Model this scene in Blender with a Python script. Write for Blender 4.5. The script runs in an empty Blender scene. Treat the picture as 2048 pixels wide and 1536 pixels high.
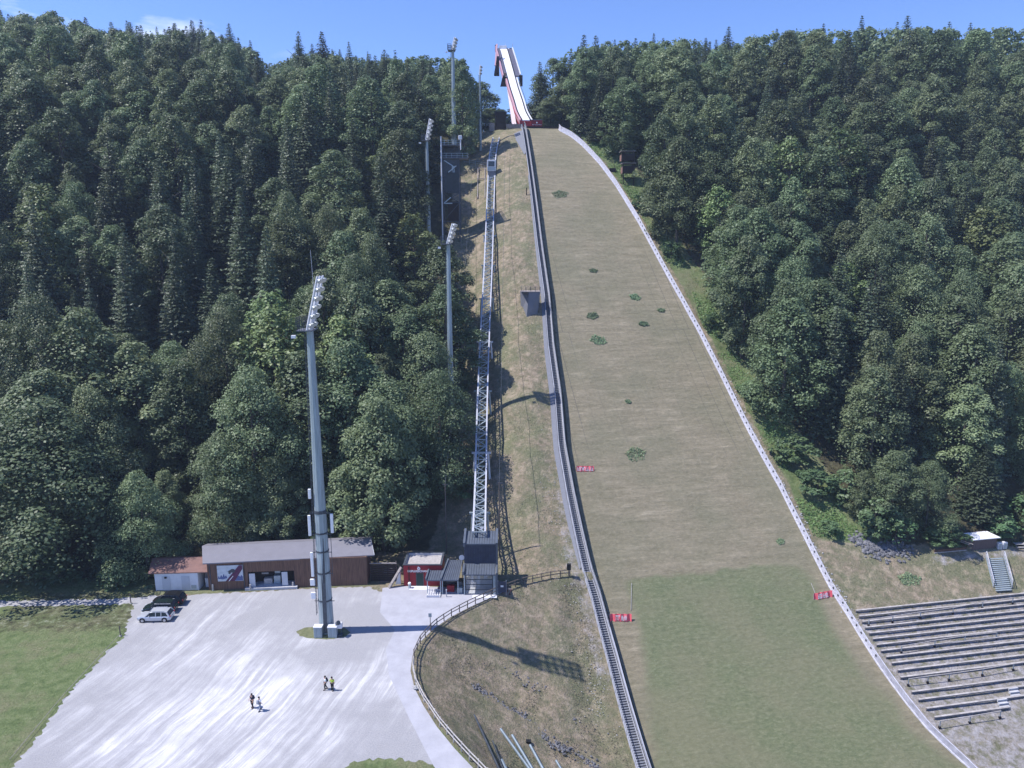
import bpy, bmesh, math, random
import numpy as np
from mathutils import Vector, Matrix
R = math.radians
S = bpy.context.scene
COL = S.collection
# ------------------------------------------------------------------ camera, sky, sun
FPX = 1450.0; PITCH = R(11.7); CH = 52.0
cd = bpy.data.cameras.new('camera'); cam = bpy.data.objects.new('camera', cd); COL.objects.link(cam)
cam.location = (0, 0, CH); cam.rotation_euler = (R(90) - PITCH, 0, 0)
cd.sensor_width = 36; cd.lens = 36 * FPX / 2048; cd.clip_end = 3000; cd.clip_start = 0.5
S.camera = cam
SUN_EL = R(59.0); SUN_DIR = Vector((-0.9985 * math.cos(SUN_EL), -0.055 * math.cos(SUN_EL), math.sin(SUN_EL)))
w = bpy.data.worlds.new('World'); S.world = w; w.use_nodes = True
nt = w.node_tree; nt.nodes.clear()
sky = nt.nodes.new('ShaderNodeTexSky'); sky.sky_type = 'NISHITA'; sky.sun_disc = False
sky.sun_elevation = SUN_EL; sky.sun_rotation = math.atan2(SUN_DIR.x, SUN_DIR.y)
sky.altitude = 900; sky.air_density = 1.0; sky.dust_density = 0.2; sky.ozone_density = 3.0
bg = nt.nodes.new('ShaderNodeBackground'); bg.inputs['Strength'].default_value = 0.135
tc = nt.nodes.new('ShaderNodeTexCoord')
mp = nt.nodes.new('ShaderNodeMapping'); mp.inputs['Scale'].default_value = (3, 3, 9)
nz = nt.nodes.new('ShaderNodeTexNoise'); nz.inputs['Scale'].default_value = 2.3; nz.inputs['Detail'].default_value = 6
rp = nt.nodes.new('ShaderNodeValToRGB'); rp.color_ramp.elements[0].position = 0.60; rp.color_ramp.elements[1].position = 0.78
mx = nt.nodes.new('ShaderNodeMix'); mx.data_type = 'RGBA'; mx.inputs[7].default_value = (7.5, 8.0, 9.0, 1)
out = nt.nodes.new('ShaderNodeOutputWorld')
nt.links.new(tc.outputs['Generated'], mp.inputs['Vector']); nt.links.new(mp.outputs[0], nz.inputs['Vector'])
nt.links.new(nz.outputs['Fac'], rp.inputs[0]); sxw = nt.nodes.new('ShaderNodeSeparateXYZ'); nt.links.new(tc.outputs['Generated'], sxw.inputs[0])
mrw = nt.nodes.new('ShaderNodeMapRange'); mrw.inputs[1].default_value = -0.22; mrw.inputs[2].default_value = -0.42; nt.links.new(sxw.outputs[0], mrw.inputs[0])
mmw = nt.nodes.new('ShaderNodeMath'); mmw.operation = 'MULTIPLY'; nt.links.new(mrw.outputs[0], mmw.inputs[0]); nt.links.new(rp.outputs[0], mmw.inputs[1])
nt.links.new(mmw.outputs[0], mx.inputs[0])
tn = nt.nodes.new('ShaderNodeMix'); tn.data_type = 'RGBA'; tn.blend_type = 'MULTIPLY'; tn.inputs[0].default_value = 1; tn.inputs[7].default_value = (0.76, 0.88, 1.25, 1); nt.links.new(sky.outputs[0], tn.inputs[6]); nt.links.new(tn.outputs[2], mx.inputs[6]); nt.links.new(mx.outputs[2], bg.inputs[0]); nt.links.new(bg.outputs[0], out.inputs[0])
sl = bpy.data.lights.new('sun', 'SUN'); sl.energy = 5.0; sl.angle = R(0.5); sl.color = (1.0, 0.965, 0.93)
so = bpy.data.objects.new('sun', sl); COL.objects.link(so)
so.rotation_euler = SUN_DIR.to_track_quat('Z', 'Y').to_euler(); so.location = (-120, 0, 200)
S.view_settings.view_transform = 'Standard'; S.view_settings.look = 'None'; S.view_settings.exposure = 0.36
S.render.engine = 'CYCLES'
rng = random.Random(11); NR = np.random.RandomState(5)

# ------------------------------------------------------------------ helpers
def tag(o, label=None, cat=None, group=None, kind=None):
    if label: o['label'] = label
    if cat: o['category'] = cat
    if group: o['group'] = group
    if kind: o['kind'] = kind
    return o
def thing(name, loc, label, cat, group=None, rz=0.0):
    o = bpy.data.objects.new(name, None); COL.objects.link(o); o.location = loc; o.rotation_euler = (0, 0, rz)
    o.empty_display_size = 0.3
    return tag(o, label, cat, group)
class MB:
    def __init__(s): s.v = []; s.f = []
    def add(s, vs, fs):
        n = len(s.v); s.v.extend([tuple(p) for p in vs]); s.f.extend([tuple(i + n for i in f) for f in fs]); return s
    def box(s, c, d, rz=0.0, M=None):
        x, y, z = d[0] / 2, d[1] / 2, d[2] / 2
        vs = [Vector(p) for p in ((-x,-y,-z),(x,-y,-z),(x,y,-z),(-x,y,-z),(-x,-y,z),(x,-y,z),(x,y,z),(-x,y,z))]
        m = M if M is not None else Matrix.Rotation(rz, 3, 'Z')
        return s.add([m @ p + Vector(c) for p in vs], [(0,3,2,1),(4,5,6,7),(0,1,5,4),(1,2,6,5),(2,3,7,6),(3,0,4,7)])
    def bar(s, a, b, w, h=None, up=(0, 0, 1)):
        a = Vector(a); b = Vector(b); h = h or w; d = b - a
        if d.length < 1e-6: return s
        d.normalize(); u = Vector(up)
        if abs(d.dot(u)) > 0.99: u = Vector((0, 1, 0))
        sd = d.cross(u).normalized(); u = sd.cross(d)
        vs = [p + sd * (i * w / 2) + u * (j * h / 2) for p in (a, b) for i, j in ((-1,-1),(1,-1),(1,1),(-1,1))]
        return s.add(vs, [(0,1,2,3),(7,6,5,4),(0,4,5,1),(1,5,6,2),(2,6,7,3),(3,7,4,0)])
    def tube(s, a, b, r0, r1=None, n=8, cap=True):
        a = Vector(a); b = Vector(b); r1 = r0 if r1 is None else r1
        d = (b - a).normalized(); u = Vector((0, 0, 1)) if abs(d.z) < 0.99 else Vector((1, 0, 0))
        p = d.cross(u).normalized(); q = d.cross(p)
        vs = [c + (p * math.cos(2*math.pi*i/n) + q * math.sin(2*math.pi*i/n)) * r for c, r in ((a, r0), (b, r1)) for i in range(n)]
        fs = [(i, (i+1) % n, n + (i+1) % n, n + i) for i in range(n)]
        if cap: fs += [tuple(range(n-1, -1, -1)), tuple(range(n, 2*n))]
        return s.add(vs, fs)
    def path(s, pts, w, h):
        for a, b in zip(pts[:-1], pts[1:]): s.bar(a, b, w, h)
        return s
    def prism(s, prof, y0, y1, inset=0.0, zi=None):
        """side profile (x,z) extruded along y"""
        n = len(prof); vs = [(x, y0, z) for x, z in prof] + [(x, y1, z) for x, z in prof]
        return s.add(vs, [(i, (i+1) % n, n + (i+1) % n, n + i) for i in range(n)] + [tuple(range(n-1,-1,-1)), tuple(range(n, 2*n))])
    def build(s, name, mat, parent=None, bevel=0, smooth=False):
        me = bpy.data.meshes.new(name); me.from_pydata(s.v, [], s.f); me.update()
        bm = bmesh.new(); bm.from_mesh(me); bmesh.ops.recalc_face_normals(bm, faces=bm.faces); bm.to_mesh(me); bm.free()
        me.materials.append(mat)
        o = bpy.data.objects.new(name, me); COL.objects.link(o)
        if smooth: me.polygons.foreach_set('use_smooth', [True] * len(me.polygons))
        if bevel:
            b = o.modifiers.new('bevel', 'BEVEL'); b.width = bevel; b.segments = 2; b.limit_method = 'ANGLE'
        if parent: o.parent = parent
        return o
def linkcopy(o, parent, loc=None, rot=None):
    c = o.copy(); COL.objects.link(c); c.parent = parent
    if loc is not None: c.location = loc
    if rot is not None: c.rotation_euler = rot
    return c

# ------------------------------------------------------------------ materials
def mat(name, col, rough=0.8, var=0.25, scale=3.0, col2=None, metal=0.0, bump=0.0, bscale=None, spec=0.3, stretch=None, detail=5, obj=False, fine=0):
    m = bpy.data.materials.new(name); m.use_nodes = True; n = m.node_tree; b = n.nodes['Principled BSDF']
    b.inputs['Roughness'].default_value = rough; b.inputs['Metallic'].default_value = metal
    b.inputs['Specular IOR Level'].default_value = spec
    t = n.nodes.new('ShaderNodeTexCoord'); mpn = n.nodes.new('ShaderNodeMapping')
    n.links.new(t.outputs['Object'], mpn.inputs[0])
    if stretch: mpn.inputs['Scale'].default_value = stretch
    no = n.nodes.new('ShaderNodeTexNoise'); no.inputs['Scale'].default_value = scale; no.inputs['Detail'].default_value = detail
    no.inputs['Roughness'].default_value = 0.65
    n.links.new(mpn.outputs[0], no.inputs['Vector'])
    cr = n.nodes.new('ShaderNodeValToRGB'); cr.color_ramp.elements[0].position = 0.32; cr.color_ramp.elements[1].position = 0.68
    c2 = col2 or tuple(c * (1 + var) for c in col); c1 = col if col2 else tuple(c * (1 - var) for c in col)
    cr.color_ramp.elements[0].color = (*c1, 1); cr.color_ramp.elements[1].color = (*c2, 1)
    n.links.new(no.outputs['Fac'], cr.inputs[0]); n.links.new(cr.outputs[0], b.inputs['Base Color'])
    if bump:
        n2 = n.nodes.new('ShaderNodeTexNoise'); n2.inputs['Scale'].default_value = bscale or scale * 4; n2.inputs['Detail'].default_value = 4
        n.links.new(mpn.outputs[0], n2.inputs['Vector'])
        bp = n.nodes.new('ShaderNodeBump'); bp.inputs['Strength'].default_value = 1.0; bp.inputs['Distance'].default_value = bump
        n.links.new(n2.outputs['Fac'], bp.inputs['Height']); n.links.new(bp.outputs[0], b.inputs['Normal'])
    return m
M = {}
M['steel'] = mat('galvanised steel', (0.36, 0.42, 0.46), 0.45, 0.12, 1.5, metal=0.35)
M['pole'] = mat('mast steel', (0.31, 0.37, 0.40), 0.55, 0.28, 1.2, metal=0.2, stretch=(4, 4, 0.25), detail=8)
M['track'] = mat('track steel', (0.46, 0.47, 0.53), 0.5, 0.1, 2)
M['white_metal'] = mat('white painted metal', (0.66, 0.66, 0.70), 0.5, 0.08, 2)
M['rail'] = mat('light rail metal', (0.42, 0.43, 0.48), 0.45, 0.1, 2, metal=0.2)
M['dark_metal'] = mat('dark steel', (0.06, 0.07, 0.085), 0.5, 0.3, 2)
M['grating'] = mat('grey step grating', (0.16, 0.17, 0.20), 0.7, 0.25, 6)
M['lamp_glass'] = mat('lamp glass', (0.62, 0.66, 0.70), 0.2, 0.15, 5, metal=0.3)
M['lamp_body'] = mat('lamp housing', (0.30, 0.33, 0.35), 0.5, 0.2, 5, metal=0.3)
M['white'] = mat('white coating', (0.80, 0.80, 0.82), 0.5, 0.05, 1)
M['white_board'] = mat('weathered white board', (0.50, 0.50, 0.575), 0.7, 0.28, 1.6, stretch=(1, 1, 3))
M['grey_board'] = mat('weathered grey board', (0.36, 0.36, 0.42), 0.8, 0.3, 1.0)
M['red'] = mat('red painted cladding', (0.36, 0.022, 0.035), 0.55, 0.15, 2)
M['red_wall'] = mat('dark red boards', (0.27, 0.018, 0.026), 0.6, 0.25, 2.5, stretch=(4, 4, .5))
M['pale_red'] = mat('faded red cladding', (0.50, 0.29, 0.34), 0.6, 0.15, 2)
M['banner_red'] = mat('red banner cloth', (0.80, 0.13, 0.16), 0.7, 0.12, 3)
M['wood'] = mat('brown larch boards', (0.085, 0.050, 0.038), 0.8, 0.0, 1.6, col2=(0.20, 0.115, 0.08), stretch=(5, 5, 0.35), bump=0.01)
M['dark_wood'] = mat('dark brown boards', (0.03, 0.022, 0.02), 0.85, 0.35, 2, stretch=(4, 4, 0.4))
M['old_wood'] = mat('weathered grey wood', (0.255, 0.23, 0.225), 0.85, 0.3, 2.5, stretch=(1, 1, 3))
M['bench_wood'] = mat('bench planks', (0.37, 0.345, 0.33), 0.85, 0.3, 1.5)
M['fence_wood'] = mat('fence wood', (0.12, 0.10, 0.09), 0.85, 0.35, 3)
M['pale_wood'] = mat('sun bleached wood', (0.38, 0.36, 0.35), 0.85, 0.25, 3)
M['roof_grey'] = mat('grey sheet roof', (0.20, 0.195, 0.225), 0.6, 0.06, 0.7, stretch=(1, 1, 1))
M['roof_red'] = mat('red metal roof', (0.20, 0.11, 0.095), 0.6, 0.15, 1.5)
M['plaster'] = mat('white plaster', (0.66, 0.67, 0.70), 0.8, 0.06, 1.2)
M['door_white'] = mat('off white door', (0.50, 0.52, 0.56), 0.7, 0.06, 1.2)
M['panel_roof'] = mat('dark seamed roof', (0.115, 0.135, 0.17), 0.45, 0.12, 1.0, metal=0.2)
M['panel_wall'] = mat('dark seamed wall', (0.05, 0.055, 0.085), 0.5, 0.2, 1.0)
M['gravel_roof'] = mat('gravel roof', (0.30, 0.28, 0.27), 0.9, 0.0, 3.0, col2=(0.46, 0.43, 0.42), bump=0.03, bscale=20)
M['concrete'] = mat('concrete', (0.45, 0.45, 0.47), 0.85, 0.15, 1.2)
M['black'] = mat('black plastic', (0.012, 0.013, 0.016), 0.5, 0.3, 2)
M['glass'] = mat('dark glass', (0.02, 0.03, 0.045), 0.08, 0.2, 2, spec=0.6)
M['pipe'] = mat('pipe steel', (0.17, 0.215, 0.26), 0.5, 0.15, 2, metal=0.2)
M['rock'] = mat('dark rock', (0.07, 0.07, 0.08), 0.9, 0.0, 1.5, col2=(0.22, 0.22, 0.235), bump=0.05)
M['pale_rock'] = mat('limestone', (0.25, 0.25, 0.26), 0.9, 0.0, 1.5, col2=(0.5, 0.49, 0.48), bump=0.05)
M['trunk'] = mat('bark', (0.085, 0.075, 0.065), 0.9, 0.35, 1.5, stretch=(3, 3, 0.5))
M['tyre'] = mat('tyre rubber', (0.02, 0.02, 0.02), 0.9, 0.1, 3)
M['rim'] = mat('wheel rim', (0.5, 0.5, 0.52), 0.35, 0.1, 3, metal=0.6)
M['car_silver'] = mat('silver car paint', (0.55, 0.57, 0.62), 0.25, 0.03, 1, metal=0.35, spec=0.6)
M['car_black'] = mat('black car paint', (0.012, 0.012, 0.014), 0.3, 0.1, 1, spec=0.4)
M['car_green'] = mat('dark green car paint', (0.012, 0.022, 0.022), 0.15, 0.1, 1, spec=0.7)
M['skin'] = mat('skin', (0.50, 0.30, 0.22), 0.6, 0.05, 5)
def cloth(n, c): return mat(n, c, 0.85, 0.12, 8)

def leafmat(name, c1, c2, trans=0.22, hue=0.03):
    m = bpy.data.materials.new(name); m.use_nodes = True; n = m.node_tree; b = n.nodes['Principled BSDF']
    b.inputs['Roughness'].default_value = 0.5; b.inputs['Specular IOR Level'].default_value = 0.35
    t = n.nodes.new('ShaderNodeTexCoord'); no = n.nodes.new('ShaderNodeTexNoise'); no.inputs['Scale'].default_value = 0.55; no.inputs['Detail'].default_value = 5
    n.links.new(t.outputs['Object'], no.inputs['Vector'])
    cr = n.nodes.new('ShaderNodeValToRGB'); cr.color_ramp.elements[0].position = 0.3; cr.color_ramp.elements[1].position = 0.7
    cr.color_ramp.elements[0].color = (*c1, 1); cr.color_ramp.elements[1].color = (*c2, 1)
    oi = n.nodes.new('ShaderNodeObjectInfo'); hs = n.nodes.new('ShaderNodeHueSaturation')
    mh = n.nodes.new('ShaderNodeMapRange'); mh.inputs[3].default_value = 0.5 - hue * .8; mh.inputs[4].default_value = 0.5 + hue * .7
    mv = n.nodes.new('ShaderNodeMapRange'); mv.inputs[3].default_value = 0.66; mv.inputs[4].default_value = 1.38
    wn = n.nodes.new('ShaderNodeMath'); wn.operation = 'FRACT'; wm = n.nodes.new('ShaderNodeMath'); wm.operation = 'MULTIPLY'; wm.inputs[1].default_value = 17.31
    n.links.new(oi.outputs['Random'], wm.inputs[0]); n.links.new(wm.outputs[0], wn.inputs[0])
    n.links.new(oi.outputs['Random'], mh.inputs[0]); n.links.new(wn.outputs[0], mv.inputs[0])
    n.links.new(mh.outputs[0], hs.inputs['Hue']); n.links.new(mv.outputs[0], hs.inputs['Value'])
    n.links.new(no.outputs['Fac'], cr.inputs[0]); n.links.new(cr.outputs[0], hs.inputs['Color'])
    n.links.new(hs.outputs[0], b.inputs['Base Color'])
    tr = n.nodes.new('ShaderNodeBsdfTranslucent'); n.links.new(hs.outputs[0], tr.inputs[0])
    ms = n.nodes.new('ShaderNodeMixShader'); ms.inputs[0].default_value = trans
    n.links.new(b.outputs[0], ms.inputs[1]); n.links.new(tr.outputs[0], ms.inputs[2])
    n.links.new(ms.outputs[0], n.nodes['Material Output'].inputs[0])
    return m
M['leaf'] = leafmat('beech foliage', (0.098, 0.140, 0.068), (0.222, 0.278, 0.145), 0.33)
M['leaf_light'] = leafmat('bright foliage', (0.12, 0.17, 0.065), (0.22, 0.28, 0.11))
M['needle'] = leafmat('spruce foliage', (0.065, 0.092, 0.055), (0.125, 0.16, 0.095), 0.25)
M['shrub'] = leafmat('shrub foliage', (0.07, 0.12, 0.055), (0.12, 0.19, 0.085))

# ------------------------------------------------------------------ terrain model (metres; x right, y away, z up; car park at z = 0)
A0 = (36.8, 77.0); D = (-0.1811, 0.98347); E = (0.98347, 0.1811)
def st(x, y): return (x-A0[0])*D[0] + (y-A0[1])*D[1], (x-A0[0])*E[0] + (y-A0[1])*E[1]
def xy(s, t): return A0[0] + s*D[0] + t*E[0], A0[1] + s*D[1] + t*E[1]
_ss = np.arange(-140, 153.51, 0.5)
_sl = np.interp(_ss, [-140, -22, 0, 11, 25, 41, 65, 100, 125, 142, 153.5], [0, 0.02, .18, .30, .49, .613, .723, .765, .74, .62, .42])
_P = np.concatenate([[0], np.cumsum((_sl[1:] + _sl[:-1]) / 2 * 0.5)]); _P = _P - np.interp(32.4, _ss, _P) - 0.56
PT = float(_P[-1])
def P(s): return np.interp(s, _ss, _P)
def sm(a, b, x):
    t = np.clip((x - a) / (b - a), 0, 1); return t*t*(3 - 2*t)
def tang(v): return np.tan(np.arctan((v - 768) / FPX) + PITCH)      # drop per metre forward for image row v
def ray(u, v):
    X = (u - 1024) / FPX; Yc = (v - 768) / FPX
    return X, math.cos(PITCH) - Yc * math.sin(PITCH), -math.sin(PITCH) - Yc * math.cos(PITCH)
def hit(u, v, fn, h=0.0, far=420.0):
    dx, dy, dz = ray(u, v); k = np.linspace(40, far, 3000)
    zz = CH + dz * k; g = fn(dx * k, dy * k) + h; b = np.where(zz <= g)[0]
    if len(b) == 0: i = len(k) - 1; kk = k[i]
    else:
        i = max(b[0], 1); a0 = zz[i-1] - g[i-1]; a1 = zz[i] - g[i]; kk = k[i-1] + (k[i] - k[i-1]) * a0 / (a0 - a1 + 1e-12)
    return Vector((dx * kk, dy * kk, CH + dz * kk))
def pix(p):
    z = p[1] * math.cos(PITCH) + (CH - p[2]) * math.sin(PITCH); yc = -p[1]*math.sin(PITCH) + (CH - p[2]) * math.cos(PITCH)
    return 1024 + FPX * p[0] / z, 768 + FPX * yc / z
def zrow(v, y): return CH - float(tang(v)) * y                      # height that appears on row v at distance y
Pf = lambda x, y: P(st(x, y)[0])
LPX = [(1057,262),(1064,300),(1079,400),(1092,500),(1107,600),(1116,700),(1131,800),(1140,900),(1159,1000),(1177,1080),(1194,1150),(1211,1200),(1247,1327),(1310,1536)]
RPX = [(1120,263),(1140,273),(1165,293),(1198,328),(1231,372),(1276,445),(1330,545),(1361,600),(1400,671),(1440,750),(1499,869),(1559,977),(1608,1075),(1661,1180),(1690,1225),(1753,1326),(1803,1396),(1854,1459),(1936,1536)]
def edge(px):
    st_ = sorted(st(p.x, p.y) for p in (hit(u, v, Pf) for u, v in px)); a = np.array(st_)
    lo = a[0]; sl = (a[2, 1] - a[0, 1]) / (a[2, 0] - a[0, 0])
    a = np.vstack([[lo[0] - 40, lo[1] - 40*sl], a]); return a
LE = edge(LPX); RE = edge(RPX)
tL = lambda s: np.interp(s, LE[:, 0], LE[:, 1]); tR = lambda s: np.interp(s, RE[:, 0], RE[:, 1])
def flat(u, v, z=0.0):
    dx, dy, dz = ray(u, v); k = (z - CH) / dz; return Vector((dx*k, dy*k, z))
FPIX = [(1140,1152),(1100,1156),(1050,1167),(1000,1185),(940,1213),(900,1234),(868,1256),(842,1284),(829,1312),(826,1342),(833,1375),(850,1408),(880,1452),(915,1494),(955,1536),(1010,1592),(1070,1650)]
FW = [flat(u, v) for u, v in FPIX]
_fy = np.array([p.y for p in FW][::-1]); _fx = np.array([p.x for p in FW][::-1])
def G(x, y):
    x = np.asarray(x, float); y = np.asarray(y, float); s, t = st(x, y)
    sh = 12 * sm(5, -15, x) if False else 12 * sm(-5, 15, -x)
    se = s - sh + 0.12 * np.maximum(0, x - 60) * sm(60, 140, s)
    tl = tL(s); left = t < tl
    z0 = np.where(left, np.maximum(0, P(se)), P(se))
    xf = np.interp(y, _fy, _fx); df = np.where(y > FW[0].y, 0, np.maximum(0, x - xf - 0.35)); dl = np.maximum(0.01, tl - t)
    wgt = 1 - (1 - df / (df + dl)) ** 2.0
    zb = np.minimum(0, P(s)) * wgt
    z = np.where(left, np.where(P(se) > 0, z0, zb), P(se))
    # beyond the take-off: flat saddle in the middle, ridges to both sides
    q = np.maximum(0, se - 153.5)
    wl = sm(13, 32, -x); wr = sm(16, 36, x); wf = sm(35, 60, -x)
    up_l = 0.30 * np.minimum(q, 40) + wf * 0.32 * np.clip(q - 40, 0, 75) - 0.3 * np.maximum(0, q - 40 - 75 * wf)
    up_r = 0.50 * np.minimum(q, 36) - 0.25 * np.maximum(0, q - 50)
    z = z + wl * up_l + wr * up_r - (1 - wl) * (1 - wr) * (0.02 * q + 0.15 * np.maximum(0, q - 30))
    return z
def at(u, v, h=0.0): return hit(u, v, G, h)
def gz(x, y): return float(G(x, y))
EPX = [(1135,262),(1165,272),(1215,305),(1300,440),(1400,600),(1480,755),(1565,880),(1640,985),(1700,1075),(1860,1092),(2048,1075)]
EW = [at(u, v) for u, v in EPX]
EPY = np.array([p.y for p in EW][:9][::-1]); EPXx = np.array([p.x for p in EW][:9][::-1])
print('terrain', PT, [tuple(round(c, 1) for c in xy(s, float(tL(s)))) for s in (0, 30, 60, 100, 150)], [round(float(tR(s)-tL(s)), 1) for s in (0, 30, 60, 100, 150)])
# ------------------------------------------------------------------ ground meshes
def vnoise(x, y, sc, seed=0):
    r = np.random.RandomState(seed).rand(64, 64); x = np.asarray(x)/sc; y = np.asarray(y)/sc
    xi = np.floor(x).astype(int); yi = np.floor(y).astype(int); fx = x-xi; fy = y-yi; fx = fx*fx*(3-2*fx); fy = fy*fy*(3-2*fy)
    g = lambda a, b: r[a % 64, b % 64]
    return (g(xi,yi)*(1-fx)+g(xi+1,yi)*fx)*(1-fy) + (g(xi,yi+1)*(1-fx)+g(xi+1,yi+1)*fx)*fy
def grid_obj(name, X, Y, Z, mat_, attrs=None, uv=None):
    ny, nx = X.shape; me = bpy.data.meshes.new(name); nv = nx*ny
    me.vertices.add(nv); me.vertices.foreach_set('co', np.stack([X, Y, Z], -1).reshape(-1).astype(np.float32))
    i = np.arange(nv).reshape(ny, nx); q = np.stack([i[:-1,:-1], i[:-1,1:], i[1:,1:], i[1:,:-1]], -1).reshape(-1, 4)
    me.loops.add(q.size); me.loops.foreach_set('vertex_index', q.reshape(-1).astype(np.int32))
    me.polygons.add(len(q)); me.polygons.foreach_set('loop_start', np.arange(0, q.size, 4, dtype=np.int32)); me.polygons.foreach_set('loop_total', np.full(len(q), 4, dtype=np.int32))
    me.polygons.foreach_set('use_smooth', np.ones(len(q), bool)); me.update()
    if attrs is not None:
        a = me.color_attributes.new('zone', 'FLOAT_COLOR', 'POINT'); c = np.ones((nv, 4), np.float32); c[:, :3] = attrs.reshape(-1, 3); a.data.foreach_set('color', c.reshape(-1))
    if uv is not None:
        l = me.uv_layers.new(name='UVMap'); l.data.foreach_set('uv', uv.reshape(-1, 2)[q.reshape(-1)].reshape(-1).astype(np.float32))
    me.materials.append(mat_); o = bpy.data.objects.new(name, me); COL.objects.link(o); return o
def nodes(m): m.use_nodes = True; return m.node_tree, m.node_tree.nodes, m.node_tree.links
def nnoise(n, l, vec, scale, detail=5, stretch=None, rot=0.0, rough=0.6):
    mpn = n.new('ShaderNodeMapping'); l.new(vec, mpn.inputs[0])
    if stretch: mpn.inputs['Scale'].default_value = stretch
    mpn.inputs['Rotation'].default_value = (0, 0, rot)
    no = n.new('ShaderNodeTexNoise'); no.inputs['Scale'].default_value = scale; no.inputs['Detail'].default_value = detail; no.inputs['Roughness'].default_value = rough
    l.new(mpn.outputs[0], no.inputs['Vector']); return no.outputs['Fac']
def nramp(n, l, fac, stops):
    cr = n.new('ShaderNodeValToRGB'); e = cr.color_ramp.elements
    while len(e) < len(stops): e.new(0.5)
    for k, (p, c) in zip(e, stops): k.position = p; k.color = (*c, 1) if len(c) == 3 else c
    l.new(fac, cr.inputs[0]); return cr.outputs[0]
def nmix(n, l, fac, a, b):
    mxn = n.new('ShaderNodeMix'); mxn.data_type = 'RGBA'
    if isinstance(fac, float): mxn.inputs[0].default_value = fac
    else: l.new(fac, mxn.inputs[0])
    l.new(a, mxn.inputs[6]); l.new(b, mxn.inputs[7]); return mxn.outputs[2]
def nmath(n, l, op, a, b):
    m = n.new('ShaderNodeMath'); m.operation = op
    for i, q in enumerate((a, b)):
        if isinstance(q, (int, float)): m.inputs[i].default_value = q
        else: l.new(q, m.inputs[i])
    return m.outputs[0]
def edgefac(n, l, zone, noise, amt=0.9, w=0.12):
    s = nmath(n, l, 'ADD', zone, nmath(n, l, 'MULTIPLY', nmath(n, l, 'SUBTRACT', noise, 0.5), amt))
    mr = n.new('ShaderNodeMapRange'); mr.inputs[1].default_value = 0.5 - w; mr.inputs[2].default_value = 0.5 + w; l.new(s, mr.inputs[0]); return mr.outputs[0]
def nbump(n, l, hsrc, dist, b):
    bp = n.new('ShaderNodeBump'); bp.inputs['Distance'].default_value = dist; l.new(hsrc, bp.inputs['Height']); l.new(bp.outputs[0], b.inputs['Normal'])

# ground material: zone.r = sunburnt slope, zone.g = lush green, zone.b = grey gravel, none = forest floor
m = bpy.data.materials.new('ground cover'); T, n, l = nodes(m); b = n['Principled BSDF']; b.inputs['Roughness'].default_value = 0.95; b.inputs['Specular IOR Level'].default_value = 0.1
tcn = n.new('ShaderNodeTexCoord'); V = tcn.outputs['Object']; at_ = n.new('ShaderNodeVertexColor'); at_.layer_name = 'zone'
sep = n.new('ShaderNodeSeparateColor'); l.new(at_.outputs[0], sep.inputs[0])
n1 = nnoise(n, l, V, 0.16, 8, rough=0.7); n2 = nnoise(n, l, V, 0.9, 8, rough=0.75); n3 = nnoise(n, l, V, 3.5, 5, rough=0.7); n4 = nnoise(n, l, V, 0.5, 9, rough=0.8)
dry = nramp(n, l, n2, [(0.28, (0.11, 0.11, 0.07)), (0.43, (0.18, 0.165, 0.105)), (0.55, (0.265, 0.215, 0.155)), (0.66, (0.39, 0.315, 0.24)), (0.78, (0.52, 0.43, 0.34))])
dryg = nramp(n, l, n3, [(0.3, (0.10, 0.11, 0.06)), (0.7, (0.23, 0.225, 0.14))])
dry = nmix(n, l, nramp(n, l, n1, [(0.40, (0, 0, 0)), (0.56, (1, 1, 1))]), dryg, dry)
straw = nramp(n, l, n4, [(0.50, (0, 0, 0)), (0.64, (0.6, 0.6, 0.6))])
sc_ = n.new('ShaderNodeRGB'); sc_.outputs[0].default_value = (0.46, 0.375, 0.28, 1); dry = nmix(n, l, straw, dry, sc_.outputs[0])
lush = nramp(n, l, n2, [(0.3, (0.075, 0.11, 0.042)), (0.5, (0.14, 0.18, 0.078)), (0.7, (0.225, 0.25, 0.13))])
lush = nmix(n, l, nramp(n, l, n1, [(0.46, (0, 0, 0)), (0.62, (0.8, 0.8, 0.8))]), lush, nramp(n, l, n3, [(0.35, (0.13, 0.14, 0.07)), (0.65, (0.27, 0.25, 0.16))]))
grav = nramp(n, l, n2, [(0.35, (0.14, 0.15, 0.09)), (0.47, (0.28, 0.26, 0.25)), (0.7, (0.44, 0.42, 0.43))])
floor = nramp(n, l, n2, [(0.3, (0.045, 0.04, 0.028)), (0.55, (0.09, 0.085, 0.05)), (0.75, (0.15, 0.15, 0.08))])
c = nmix(n, l, edgefac(n, l, sep.outputs[0], n2), floor, dry); c = nmix(n, l, edgefac(n, l, sep.outputs[1], n2), c, lush); c = nmix(n, l, edgefac(n, l, sep.outputs[2], n2), c, grav)
l.new(c, b.inputs['Base Color']); nbump(n, l, nmath(n, l, 'ADD', n2, nmath(n, l, 'MULTIPLY', n3, 0.6)), 0.35, b)
M['ground'] = m
def axis(lo, a, b_, hi, fine, coarse):
    return np.concatenate([np.arange(lo, a, coarse), np.arange(a, b_, fine), np.arange(b_, hi + 1, coarse)])
gx = axis(-560, -75, 105, 580, 0.75, 12.0); gy = axis(-200, 50, 236, 520, 0.75, 12.0)
X, Y = np.meshgrid(gx, gy); Z = G(X, Y); s_, t_ = st(X, Y)
tl_, tr_ = tL(s_), tR(s_)
onflat = (Z == 0)
bump_ = (vnoise(X, Y, 6, 1) - .5) * 0.9 + (vnoise(X, Y, 2.2, 2) - .5) * 0.45
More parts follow.
